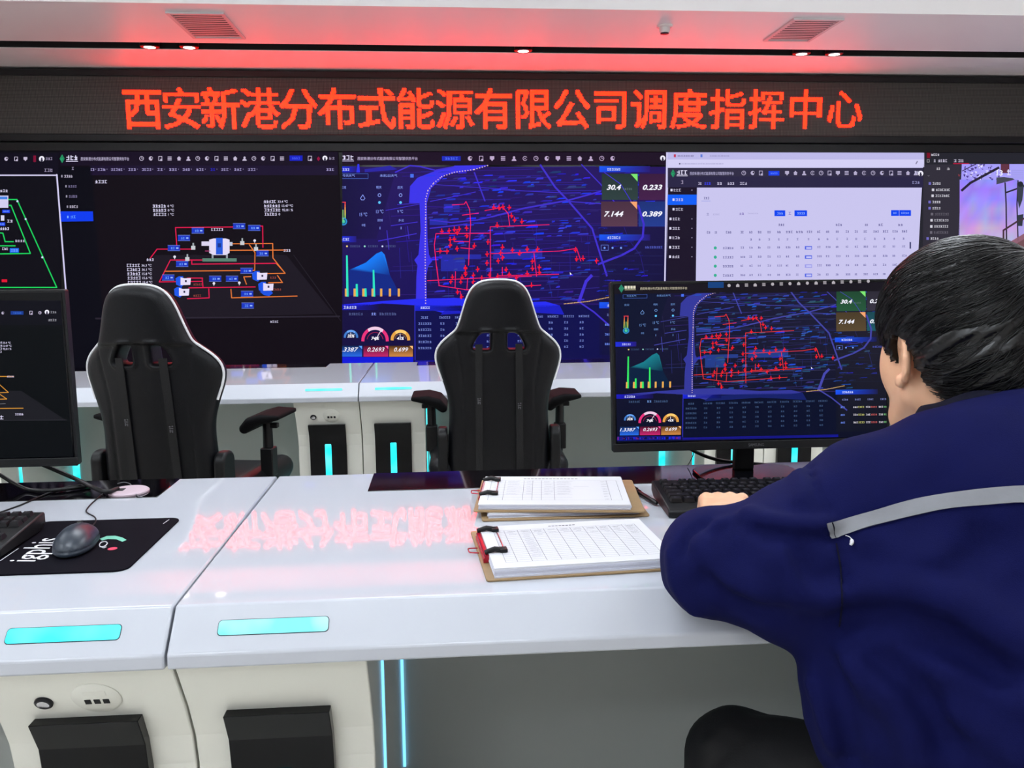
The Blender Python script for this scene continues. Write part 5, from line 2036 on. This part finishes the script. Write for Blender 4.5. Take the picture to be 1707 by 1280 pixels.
# ================================================================== the seated person
HO = np.array((.744, 1.205, 1.070), np.float32)            # between the ears
HRm = (Matrix.Rotation(math.radians(7), 3, 'Z') @ Matrix.Rotation(math.radians(-7), 3, 'X'))
HR = np.array(HRm, np.float32)
HS = 1.05


def head_local(P):
    return ((P - HO) @ HR) / HS


def head_world(q):
    return Vector(HO) + HRm @ (Vector(q) * HS)


def head_sdf(Q):
    d = sd_ell(Q, (0, -.012, .050), (.074, .096, .088))
    face = sd_cone(Q, (0, .030, .020), (0, .052, -.060), .062, .043)
    d = smin(d, face, .03)
    d = smin(d, sd_ell(Q, (0, .076, -.084), (.024, .018, .018)), .03)                      # chin
    for s in (-1, 1):
        d = smin(d, sd_cone(Q, (s * .052, .004, -.048), (s * .020, .066, -.088), .022, .020), .035)   # jaw
        d = smin(d, sd_ell(Q, (s * .043, .054, -.012), (.024, .024, .034)), .03)           # cheekbone
        d = smin(d, sd_cone(Q, (s * .012, .090, .042), (s * .044, .078, .040), .010, .009), .012)  # brow
        d = smax(d, -sd_ell(Q, (s * .031, .102, .024), (.015, .012, .0075)), .006)          # eye socket
        d = smin(d, sd_ell(Q, (s * .012, .104, -.016), (.009, .010, .008)), .006)          # nostril wing
        # ear: flared plate, rolled rim, lobe
        E = rotm('Z', s * 24)
        c = np.array((s * .078, -.010, .000), np.float32)
        d = smin(d, sd_ell(Q, c, (.0055, .018, .030), E), .006)
        arc = []
        for a in (-150, -110, -70, -35, 0, 35, 70, 105, 140):
            y, z = -math.cos(math.radians(a)) * .0185, math.sin(math.radians(a)) * .031 + .002
            v = E @ np.array((s * .0035, y, z), np.float32)
            arc.append(tuple(c + v))
        d = smin(d, sd_path(Q, arc[2:], [.0048] * 7), .003)
        d = smin(d, sd_ell(Q, (s * .0795, .002, -.029), (.006, .009, .010)), .006)
        d = smax(d, -sd_ell(Q, c + E @ np.array((s * .007, .003, -.003), np.float32), (.005, .008, .013), E), .004)
    d = smin(d, sd_cone(Q, (0, .092, .036), (0, .114, -.012), .008, .011), .012)           # nose
    d = smin(d, sd_ell(Q, (0, .0965, -.043), (.024, .009, .006)), .006)
    d = smin(d, sd_ell(Q, (0, .0945, -.053), (.020, .009, .006)), .006)
    d = d + .002 * np.exp(-((Q[:, 2] + .0478) / .0016) ** 2) * (Q[:, 1] > .08) * (np.abs(Q[:, 0]) < .024)
    d = smin(d, sd_cone(Q, (0, -.018, -.045), (0, -.050, -.185), .053, .060), .03)         # neck
    return d


# hands: wrist, forward direction, side of the thumb (+1 = to the right)
def unit(v):
    v = Vector(v)
    return v.normalized()


def hand_pieces(W, fwd, side, curl):
    f = unit(fwd)
    r = unit(f.cross(Vector((0, 0, 1))))
    u = unit(r.cross(f))
    W = Vector(W)
    out = []
    R = np.array(((r.x, f.x, u.x), (r.y, f.y, u.y), (r.z, f.z, u.z)), np.float32)
    lens = {0: (.040, .025, .020), 1: (.044, .028, .022), 2: (.041, .026, .021), 3: (.032, .020, .018)}
    fingers = []
    for i in range(4):
        off = side * (.031 - .0205 * i)
        base = W + f * (.090 - .004 * abs(i - 1)) + r * off + u * .010
        pts = [base]
        ang = [math.radians(a) for a in curl[i]]
        a = 0
        spread = r * side * (.10 - .07 * i)
        for L, da in zip(lens[i], ang):
            a += da
            dirv = (f * math.cos(a) - u * math.sin(a) + spread).normalized()
            pts.append(pts[-1] + dirv * L)
        fingers.append(([tuple(p) for p in pts], (.0098, .0090, .0080, .0068)))
    th = [W + f * .022 + r * side * .024 - u * .002, W + f * .052 + r * side * .046 - u * .006, W + f * .078 + r * side * .050 - u * .012, W + f * .100 + r * side * .046 - u * .016]
    return dict(W=W, f=f, r=r, u=u, R=R, fingers=fingers, thumb=([tuple(p) for p in th], (.0145, .0115, .0098, .0078)), side=side)


HAND_L = hand_pieces((.458, 1.338, .792), (.24, .95, .04), 1, ((18, 38, 30), (14, 36, 30), (14, 38, 30), (18, 40, 32)))
HAND_R = hand_pieces((.978, 1.405, .790), (-.38, .92, .04), -1, ((16, 26, 20), (14, 26, 20), (16, 30, 20), (18, 32, 24)))


def hand_sdf(P, Hd):
    W, f, r, u = (np.array(Hd[k], np.float32) for k in ('W', 'f', 'r', 'u'))
    d = sd_cone(P, W - f * .045, W + f * .01, .024, .023)
    d = smin(d, sd_box(P, W + f * .052 + u * .002, (.041, .046, .0145), .013, Hd['R']), .022)
    d = smin(d, sd_ell(P, W + f * .035 + r * Hd['side'] * .026 - u * .006, (.020, .032, .015), Hd['R']), .015)
    for pts, rs in Hd['fingers']:
        d = smin(d, sd_ell(P, np.array(pts[0], np.float32) + u * .0005, (.0105, .013, .0098), Hd['R']), .006)
        d = smin(d, sd_path(P, pts, rs), .0055)
    d = smin(d, sd_path(P, *Hd['thumb']), .010)
    return d


ARM_L = [(.556, 1.060, .895), (.448, 1.056, .816), (.366, 1.090, .810)]
FORE_L = [(.360, 1.098, .808), (.396, 1.215, .788), (.438, 1.285, .783)]
ARM_R = [(.938, 1.060, .895), (1.035, 1.09, .835), (1.120, 1.140, .812)]
FORE_R = [(1.122, 1.148, .808), (1.062, 1.265, .790), (1.006, 1.355, .785)]
LEG_L = [(.665, .935, .490), (.555, 1.085, .465), (.446, 1.224, .434)]
SHIN_L = [(.444, 1.226, .432), (.430, 1.250, .110)]
LEG_R = [(.855, .935, .490), (.915, 1.095, .476), (.965, 1.250, .458)]
SHIN_R = [(.966, 1.252, .455), (.970, 1.280, .110)]


def body_sdf(P):
    Q = head_local(P)
    d = head_sdf(Q) * HS
    d = smin(d, sd_ell(P, (.745, 1.02, .82), (.165, .09, .19)), .03)
    d = smin(d, sd_cone(P, (.76, .93, .62), (.76, .92, .50), .13, .12), .05)
    d = smin(d, sd_path(P, [(.90, 1.06, .90), (.745, 1.06, .94), (.59, 1.06, .90)], [.045, .05, .045]), .03)
    for a, fo in ((ARM_L, FORE_L), (ARM_R, FORE_R)):
        d = smin(d, sd_path(P, a, [.045, .043, .040]), .02)
        d = smin(d, sd_path(P, fo, [.036, .029, .024]), .015)
    for a, sh in ((LEG_L, SHIN_L), (LEG_R, SHIN_R)):
        d = smin(d, sd_path(P, a, [.075, .065, .055]), .03)
        d = smin(d, sd_path(P, sh, [.050, .035]), .02)
        d = smin(d, sd_cone(P, sh[1], (sh[1][0] - .01, sh[1][1] + .12, .055), .034, .026), .02)
    for Hd in (HAND_L, HAND_R):
        d = np.minimum(d, np.where(np.linalg.norm(P - np.array(Hd['W'], np.float32), axis=1) < .26, smin(d, hand_sdf(P, Hd), .012), 9))
    return d


v, f = mesh_sdf(body_sdf, (.27, .70, .02), (1.22, 1.62, 1.29), .0042, coarse=6, band=1.6)
person = np_object('person', v, f, M['skin'], None)
tag(person, 'person in a navy work jacket seated at the right, typing, seen from behind', 'person')

for s in (-1, 1):
    c = head_world((s * .031, .0780, .024))
    ey = MB().lathe([(.0005, -.0125), (.0062, -.0108), (.0108, -.0062), (.0125, 0), (.0108, .0062), (.0062, .0108), (.0005, .0125)], c, 18).make('eye', M['eye'], person, smooth=True)
    fwd = HRm @ Vector((0, 1, 0))
    rot = Vector((0, 0, 1)).rotation_difference(fwd).to_matrix().to_4x4()
    MB().lathe([(.0058, 0), (.0050, .0022), (.0005, .0030)], c + fwd * .0106, 16, rot).make('iris', M['iris'], ey, smooth=True)


# ---- jacket
def desk_sdf(P):
    y, z = P[:, 1], P[:, 2]
    return np.maximum(np.maximum(z - .75, (z - y + .413) / 1.4142), 1.112 - y)


CR = rotm('X', -10)


def jacket_base(P):
    d = sd_ell(P, (.748, 1.005, .820), (.222, .135, .225), CR)
    d = smin(d, sd_ell(P, (.760, .930, .640), (.222, .165, .235)), .06)
    d = smin(d, sd_ell(P, (.770, .895, .500), (.250, .185, .170)), .05)
    d = smin(d, sd_path(P, [(.935, 1.060, .905), (.860, 1.055, .945), (.745, 1.050, .962), (.625, 1.055, .945), (.556, 1.060, .905)], [.064, .062, .060, .062, .064]), .05)
    d = smin(d, sd_cone(P, (.745, 1.05, .93), (.743, 1.115, .970), .085, .068), .04)
    d = smin(d, sd_ell(P, (.600, .985, .690), (.158, .115, .20)), .05)
    d = smin(d, sd_ell(P, (.930, .985, .690), (.140, .115, .20)), .05)
    for a, fo in ((ARM_L, FORE_L), (ARM_R, FORE_R)):
        d = smin(d, sd_path(P, a, [.086, .104, .077]), .035)
        d = smin(d, sd_path(P, fo, [.072, .051, .039]), .02)
    # soft large scale unevenness of loose cloth
    x, y, z = P[:, 0], P[:, 1], P[:, 2]
    d = d + .0025 * np.sin(31 * x + 17 * z) * np.sin(23 * y - 29 * z + 1.3) + .0014 * np.sin(67 * x - 41 * z + 2) * np.sin(53 * y + 61 * z)
    d = smax(d, -(P[:, 2] - .40), .02)
    d = smax(d, .004 - desk_sdf(P), .006)
    return d


JLO, JHI = (.20, .66, .37), (1.26, 1.48, 1.12)
v0, f0 = mesh_sdf(jacket_base, JLO, JHI, .013, coarse=3)
tree0 = BVHTree.FromPolygons([Vector(p) for p in v0], [tuple(int(i) for i in q) for q in f0])


def on_cloth(tree, px, py):
    hit = tree.ray_cast(CAM, ray(px, py).normalized())
    return hit[0], hit[1]


FOLDS = [  # path in the picture, height (+ ridge, - valley), half width
    ([(1245, 857), (1275, 868), (1320, 876), (1375, 878)], .010, .012),
    ([(1265, 882), (1320, 892), (1385, 892)], -.007, .012),
    ([(1400, 985), (1460, 980), (1530, 985), (1605, 1010), (1700, 1070)], .013, .026),
    ([(1415, 1030), (1510, 1036), (1580, 1066), (1660, 1125)], -.014, .026),
    ([(1420, 1110), (1470, 1155), (1510, 1205), (1530, 1255)], .012, .020),
    ([(1470, 1100), (1530, 1150), (1580, 1230)], -.010, .020),
    ([(1580, 1120), (1645, 1140), (1700, 1170)], .011, .022),
    ([(1600, 1190), (1650, 1220), (1700, 1260)], .009, .022),
    ([(1358, 1140), (1374, 1190), (1392, 1245)], .009, .015),
    ([(1392, 1115), (1406, 1190), (1414, 1262)], -.011, .017),
    ([(1122, 925), (1130, 980), (1158, 1016)], .006, .014),
    ([(1134, 922), (1146, 900), (1176, 876)], -.007, .009),
    ([(1150, 900), (1178, 880), (1212, 868)], .005, .008),
    ([(1172, 912), (1212, 960), (1266, 986)], .007, .018),
    ([(1180, 965), (1230, 1005), (1300, 1025)], -.006, .016),
    ([(1340, 920), (1362, 960), (1402, 972)], -.011, .020),
    ([(1300, 930), (1330, 985), (1390, 1010)], .006, .018),
    ([(1348, 780), (1360, 815), (1378, 850)], -.004, .005),
    ([(1400, 915), (1401, 985), (1398, 1050)], -.003, .004),
    ([(1318, 760), (1330, 790), (1336, 830)], .005, .012),
    ([(1640, 900), (1600, 940), (1540, 960)], -.006, .024),
    ([(1450, 900), (1500, 930), (1560, 935)], .005, .022),
]
folds3 = []
for path, amp, w in FOLDS:
    pts = [on_cloth(tree0, *p)[0] for p in path]
    pts = [p for p in pts if p is not None]
    if len(pts) > 1:
        folds3.append(([tuple(p) for p in smooth_path(pts, 3)], amp * 2.3, w * .85))


def jacket_sdf(P):
    d = jacket_base(P)
    e = np.zeros(len(P), np.float32)
    for pts, amp, w in folds3:
        A = np.array(pts, np.float32)
        lo, hi = A.min(0) - 3 * w, A.max(0) + 3 * w
        mk = ((P > lo) & (P < hi)).all(1)
        if mk.any():
            dd = sd_path(P[mk], pts, [0.0] * len(pts))
            e[mk] += amp * np.exp(-(dd / w) ** 2)
    d = d - e
    return smax(d, .004 - desk_sdf(P), .006)


v, f = mesh_sdf(jacket_sdf, JLO, JHI, .0062, coarse=5, band=1.7)
jacket = np_object('jacket', v, f, M['navy'], person)
jtree = BVHTree.FromPolygons([Vector(p) for p in v], [tuple(int(i) for i in q) for q in f])


def cloth_strip(top, bot, n, lift, thick):
    """a tape lying on the jacket between two lines of the picture"""
    def resample(pl):
        P = smooth_path([(a, b, 0) for a, b in pl], 12)
        L = [0]
        for a, b in zip(P[:-1], P[1:]):
            L.append(L[-1] + (b - a).length)
        out = []
        for k in range(n + 1):
            t = L[-1] * k / n
            j = max(i for i in range(len(L)) if L[i] <= t + 1e-9)
            j = min(j, len(P) - 2)
            u = (t - L[j]) / max(L[j + 1] - L[j], 1e-9)
            out.append(P[j].lerp(P[j + 1], u))
        return out
    T_, B_ = resample(top), resample(bot)
    rows = 5
    outer, inner, ok = [], [], []
    for k in range(n + 1):
        for r in range(rows):
            p = T_[k].lerp(B_[k], r / (rows - 1))
            h, nn = on_cloth(jtree, p.x, p.y)
            ok.append(h is not None)
            outer.append(h + nn * lift if h else Vector((0, 0, 0)))
            inner.append(h + nn * (lift - thick) if h else Vector((0, 0, 0)))
    N = len(outer)
    fs = []
    kmax = n
    for k in range(n):
        if not all(ok[k * rows:(k + 2) * rows]):
            kmax = k
            break
        for r in range(rows - 1):
            a, b, c, d = k * rows + r, k * rows + r + 1, (k + 1) * rows + r + 1, (k + 1) * rows + r
            fs += [(d, c, b, a), (N + a, N + b, N + c, N + d)]
    for k in range(kmax):
        for r in (0, rows - 1):
            a, d = k * rows + r, (k + 1) * rows + r
            fs.append((a, d, N + d, N + a) if r == 0 else (d, a, N + a, N + d))
    for k in (0, kmax):
        for r in range(rows - 1):
            a, b = k * rows + r, k * rows + r + 1
            fs.append((a, b, N + b, N + a))
    return outer + inner, fs


vs, fs = cloth_strip([(1377.5, 874), (1443, 855), (1514.6, 834.7), (1586, 821.6), (1645.7, 814), (1707, 811), (1780, 813), (1850, 820)],
                     [(1385.8, 898.4), (1452.6, 877.6), (1514.6, 862), (1586, 847), (1657.6, 840.7), (1707, 838), (1780, 840), (1850, 848)], 44, .0034, .0022)
mb = MB()
mb.add(vs, fs)
tape = mb.make('reflective_stripe', M['reflective'], jacket, smooth=True, angle=50)
tape['label'] = 'silver reflective stripe'
vs, fs = cloth_strip([(1384, 872.5), (1385.2, 872.2)], [(1392, 896.3), (1393.2, 896.0)], 2, .0042, .001)
MB().add(vs, fs).make('stitching', M['navy_dark'], tape)
h, nn = on_cloth(jtree, 1416, 900)
if h:
    q = [on_cloth(jtree, *p) for p in ((1410, 893), (1416, 895), (1420, 899), (1421, 904), (1418, 909))]
    MB().tube(smooth_path([a + b * .004 for a, b in q], 4), [.0005] * 8 + [.001, .0018, .0022, .0024, .0022, .0022, .0020, .0018, .0015], 6).make('loose_thread', M['white_print'], tape, smooth=True)

for pth in ([(1328, 764), (1348, 798), (1366, 834), (1379, 868)], [(1393, 906), (1400, 950), (1402, 1000), (1398, 1045)]):
    vs, fs = cloth_strip(pth, [(x + 2.2, y) for x, y in pth], 14, .0016, .0012)
    MB().add(vs, fs).make('seam', M['navy_dark'], jacket)

# ---- collar, folded over
cc = Vector((.743, 1.118, .985))
ct = Matrix.Rotation(math.radians(-24), 3, 'X') @ Matrix.Rotation(math.radians(4), 3, 'Y')
prof = [(.90, -.045), (.92, .000), (.95, .022), (.99, .027), (1.05, .020), (1.16, -.012), (1.27, -.046), (1.22, -.050), (1.08, -.020), (1.0, -.050)]
mb = MB()
vs, fs = [], []
nt = 44
for k in range(nt + 1):
    a = math.radians(100 + 340 * k / nt)
    for rr_, z in prof:
        vs.append(cc + ct @ Vector((math.cos(a) * .079 * rr_, math.sin(a) * .084 * rr_, z + .003 * math.sin(5 * a))))
np_ = len(prof)
for k in range(nt):
    for j in range(np_):
        j2 = (j + 1) % np_
        fs.append((k * np_ + j, k * np_ + j2, (k + 1) * np_ + j2, (k + 1) * np_ + j))
fs.append(tuple(range(np_ - 1, -1, -1)))
fs.append(tuple(nt * np_ + j for j in range(np_)))
mb.add(vs, fs)
mb.make('collar', M['navy_dark'], jacket, smooth=True, angle=60)


# ---- trousers and shoes
def trouser_sdf(P):
    d = sd_ell(P, (.760, .905, .500), (.195, .155, .125))
    for a, sh in ((LEG_L, SHIN_L), (LEG_R, SHIN_R)):
        d = smin(d, sd_path(P, a, [.104, .092, .078]), .04)
        d = smin(d, sd_path(P, sh, [.076, .060]), .025)
    kx, ky, kz = LEG_L[2]
    for (a, b, amp, w) in (((kx - .06, ky - .03, kz + .06), (kx - .07, ky + .02, kz - .04), .006, .010), ((kx - .05, ky - .06, kz + .05), (kx - .06, ky - .02, kz - .05), -.006, .010),
                           ((kx - .03, ky - .02, kz + .075), (kx + .09, ky - .17, kz + .045), .007, .012), ((kx + .02, ky + .0, kz + .08), (kx + .12, ky - .10, kz + .085), -.004, .014)):
        d = d - amp * np.exp(-(sd_cone(P, a, b, 0, 0) / w) ** 2)
    d = d + .0016 * np.sin(47 * P[:, 0] + 31 * P[:, 2]) * np.sin(39 * P[:, 1] - 43 * P[:, 2])
    return smax(d, -(P[:, 2] - .085), .01)


v, f = mesh_sdf(trouser_sdf, (.30, .70, .06), (1.10, 1.40, .66), .0085)
np_object('trousers', v, f, M['trouser'], person)
for sh in (SHIN_L, SHIN_R):
    sx, sy = sh[1][0], sh[1][1]

    def shoe_sdf(P, sx=sx, sy=sy):
        d = sd_cone(P, (sx, sy - .03, .055), (sx - .006, sy + .13, .040), .046, .040)
        d = smin(d, sd_cone(P, (sx, sy - .01, .06), (sx, sy - .01, .10), .044, .046), .03)
        return smax(d, -(P[:, 2] - .002), .008)
    v, f = mesh_sdf(shoe_sdf, (sx - .09, sy - .12, -.01), (sx + .09, sy + .22, .17), .007)
    np_object('shoe', v, f, M['shoe'], person)

# ---- hair: a cap with combed grooves and single strands flowing from the whorl
HC = np.array((.004, -.022, .058), np.float32)
HRad = np.array((.101, .127, .108), np.float32)
NC, NR = np.array((.008, -.060, .004), np.float32), np.array((.090, .088, .082), np.float32)
WH = np.array((.040, -.078, .078), np.float32)
WH = WH / np.linalg.norm(WH)
_a = np.cross(WH, (0, 0, 1))
_a /= np.linalg.norm(_a)
_b = np.cross(WH, _a)


def hairline(y):
    return np.interp(y, [-.14, -.075, -.055, -.038, -.026, -.018, .010, .016, .022, .040, .048, .060, .090, .13],
                     [-.058, -.060, -.052, -.030, -.002, .030, .034, .022, -.004, -.002, .030, .052, .056, .046]).astype(np.float32)


def hair_sdf(P):
    Q = head_local(P)
    d = sd_ell(Q, HC, HRad)
    d = smin(d, sd_ell(Q, NC, NR), .02)
    D = Q - HC
    D = D / np.maximum(np.linalg.norm(D, axis=1), 1e-6)[:, None]
    th = np.arccos(np.clip(D @ WH.astype(np.float32), -1, 1))
    ph = np.arctan2(D @ _b.astype(np.float32), D @ _a.astype(np.float32)) + .35 * th
    w = np.clip(th / .5, 0, 1)
    g = .0022 * np.sin(ph * 23 + 2.2 * np.sin(th * 5)) + .0014 * np.sin(ph * 61 + 3 * np.sin(th * 4 + ph * 3)) + .001 * np.sin(ph * 113 + 1.7)
    d = d + g * w
    jag = .004 * np.sin(Q[:, 1] * 520) + .003 * np.sin(Q[:, 1] * 910 + Q[:, 0] * 400)
    d = smax(d, hairline(Q[:, 1]) + jag - Q[:, 2], .006)
    ear = sd_ell(np.stack([np.abs(Q[:, 0]), Q[:, 1], Q[:, 2]], 1), (.088, -.006, -.002), (.03, .026, .037))
    d = smax(d, -ear, .004)
    return d * HS


v, f = mesh_sdf(hair_sdf, (.58, 1.0, .96), (.92, 1.40, 1.30), .0034, coarse=4, band=2.0)
hv, hf = [tuple(p) for p in v], [tuple(int(i) for i in q) for q in f]


def shell_r(Dv):
    # distance from HC to the outside of the two hair ellipsoids along direction Dv
    best = 0
    for c, r in ((HC, HRad), (NC, NR)):
        o = (HC - c) / r
        dd = Dv / r
        A, B, C = dd @ dd, o @ dd, o @ o - 1
        disc = B * B - A * C
        if disc > 0:
            best = max(best, (-B + math.sqrt(disc)) / A)
    return best


for i in range(3000):
    ph0 = rng.uniform(0, 2 * PI)
    th0 = rng.uniform(.02, 2.0) ** 1.0
    dth = rng.uniform(.45, .95)
    lift = rng.uniform(.998, 1.022)
    pts = []
    steps = 8
    for k in range(steps):
        th = th0 + dth * k / (steps - 1)
        ph = ph0 - .35 * th + .05 * math.sin(6 * th + i)
        Dv = math.cos(th) * WH + math.sin(th) * (math.cos(ph) * _a + math.sin(ph) * _b)
        q = HC + Dv * shell_r(Dv) * (lift + .010 * math.sin(PI * k / (steps - 1)))
        hl = float(hairline(np.float32(q[1])))
        if q[2] < hl - .006 - .012 * rng.random() and k:
            break
        if abs(q[0]) > .06 and -.036 < q[1] < .022 and q[2] < .036:
            break
        pts.append(q)
    if len(pts) < 3:
        continue
    W_ = [head_world(q) for q in pts]
    m = MB().tube(W_, [.0011 * (1 - .75 * k / (len(W_) - 1)) for k in range(len(W_))], 3, cap=False)
    n0 = len(hv)
    hv += m.v
    hf += [tuple(n0 + j for j in q) for q in m.f]
np_object('hair', hv, hf, M['hair'], person)

# ---- the stool under the person
st = thing('swivel_stool', 'black swivel stool under the seated person, mostly below the picture', 'stool', (.765, .90, 0))
MB().lathe([(.05, .315), (.17, .318), (.185, .335), (.185, .365), (.165, .384), (.02, .388)], (.765, .90, 0), 36).make('seat', M['leather'], st, smooth=True)
MB().lathe([(.032, .10), (.032, .22), (.022, .22), (.022, .315)], (.765, .90, 0), 20).make('gas_column', M['dark_metal'], st, smooth=True)
for k in range(5):
    a = 2 * PI * k / 5 + .2
    d = Vector((math.cos(a), math.sin(a), 0))
    b = Vector((.765, .90, 0))
    lg = MB().tube([b + d * .02 + Vector((0, 0, .115)), b + d * .15 + Vector((0, 0, .095)), b + d * .27 + Vector((0, 0, .068))], [.028, .022, .016], 10).make('leg', M['black_plastic'], st, smooth=True)
    c = b + d * .27 + Vector((0, 0, .028))
    w = Vector((-d.y, d.x, 0)) * .011
    MB().tube([c - w, c + w], .028, 16).make('caster', M['black_plastic'], lg, smooth=True, angle=40)
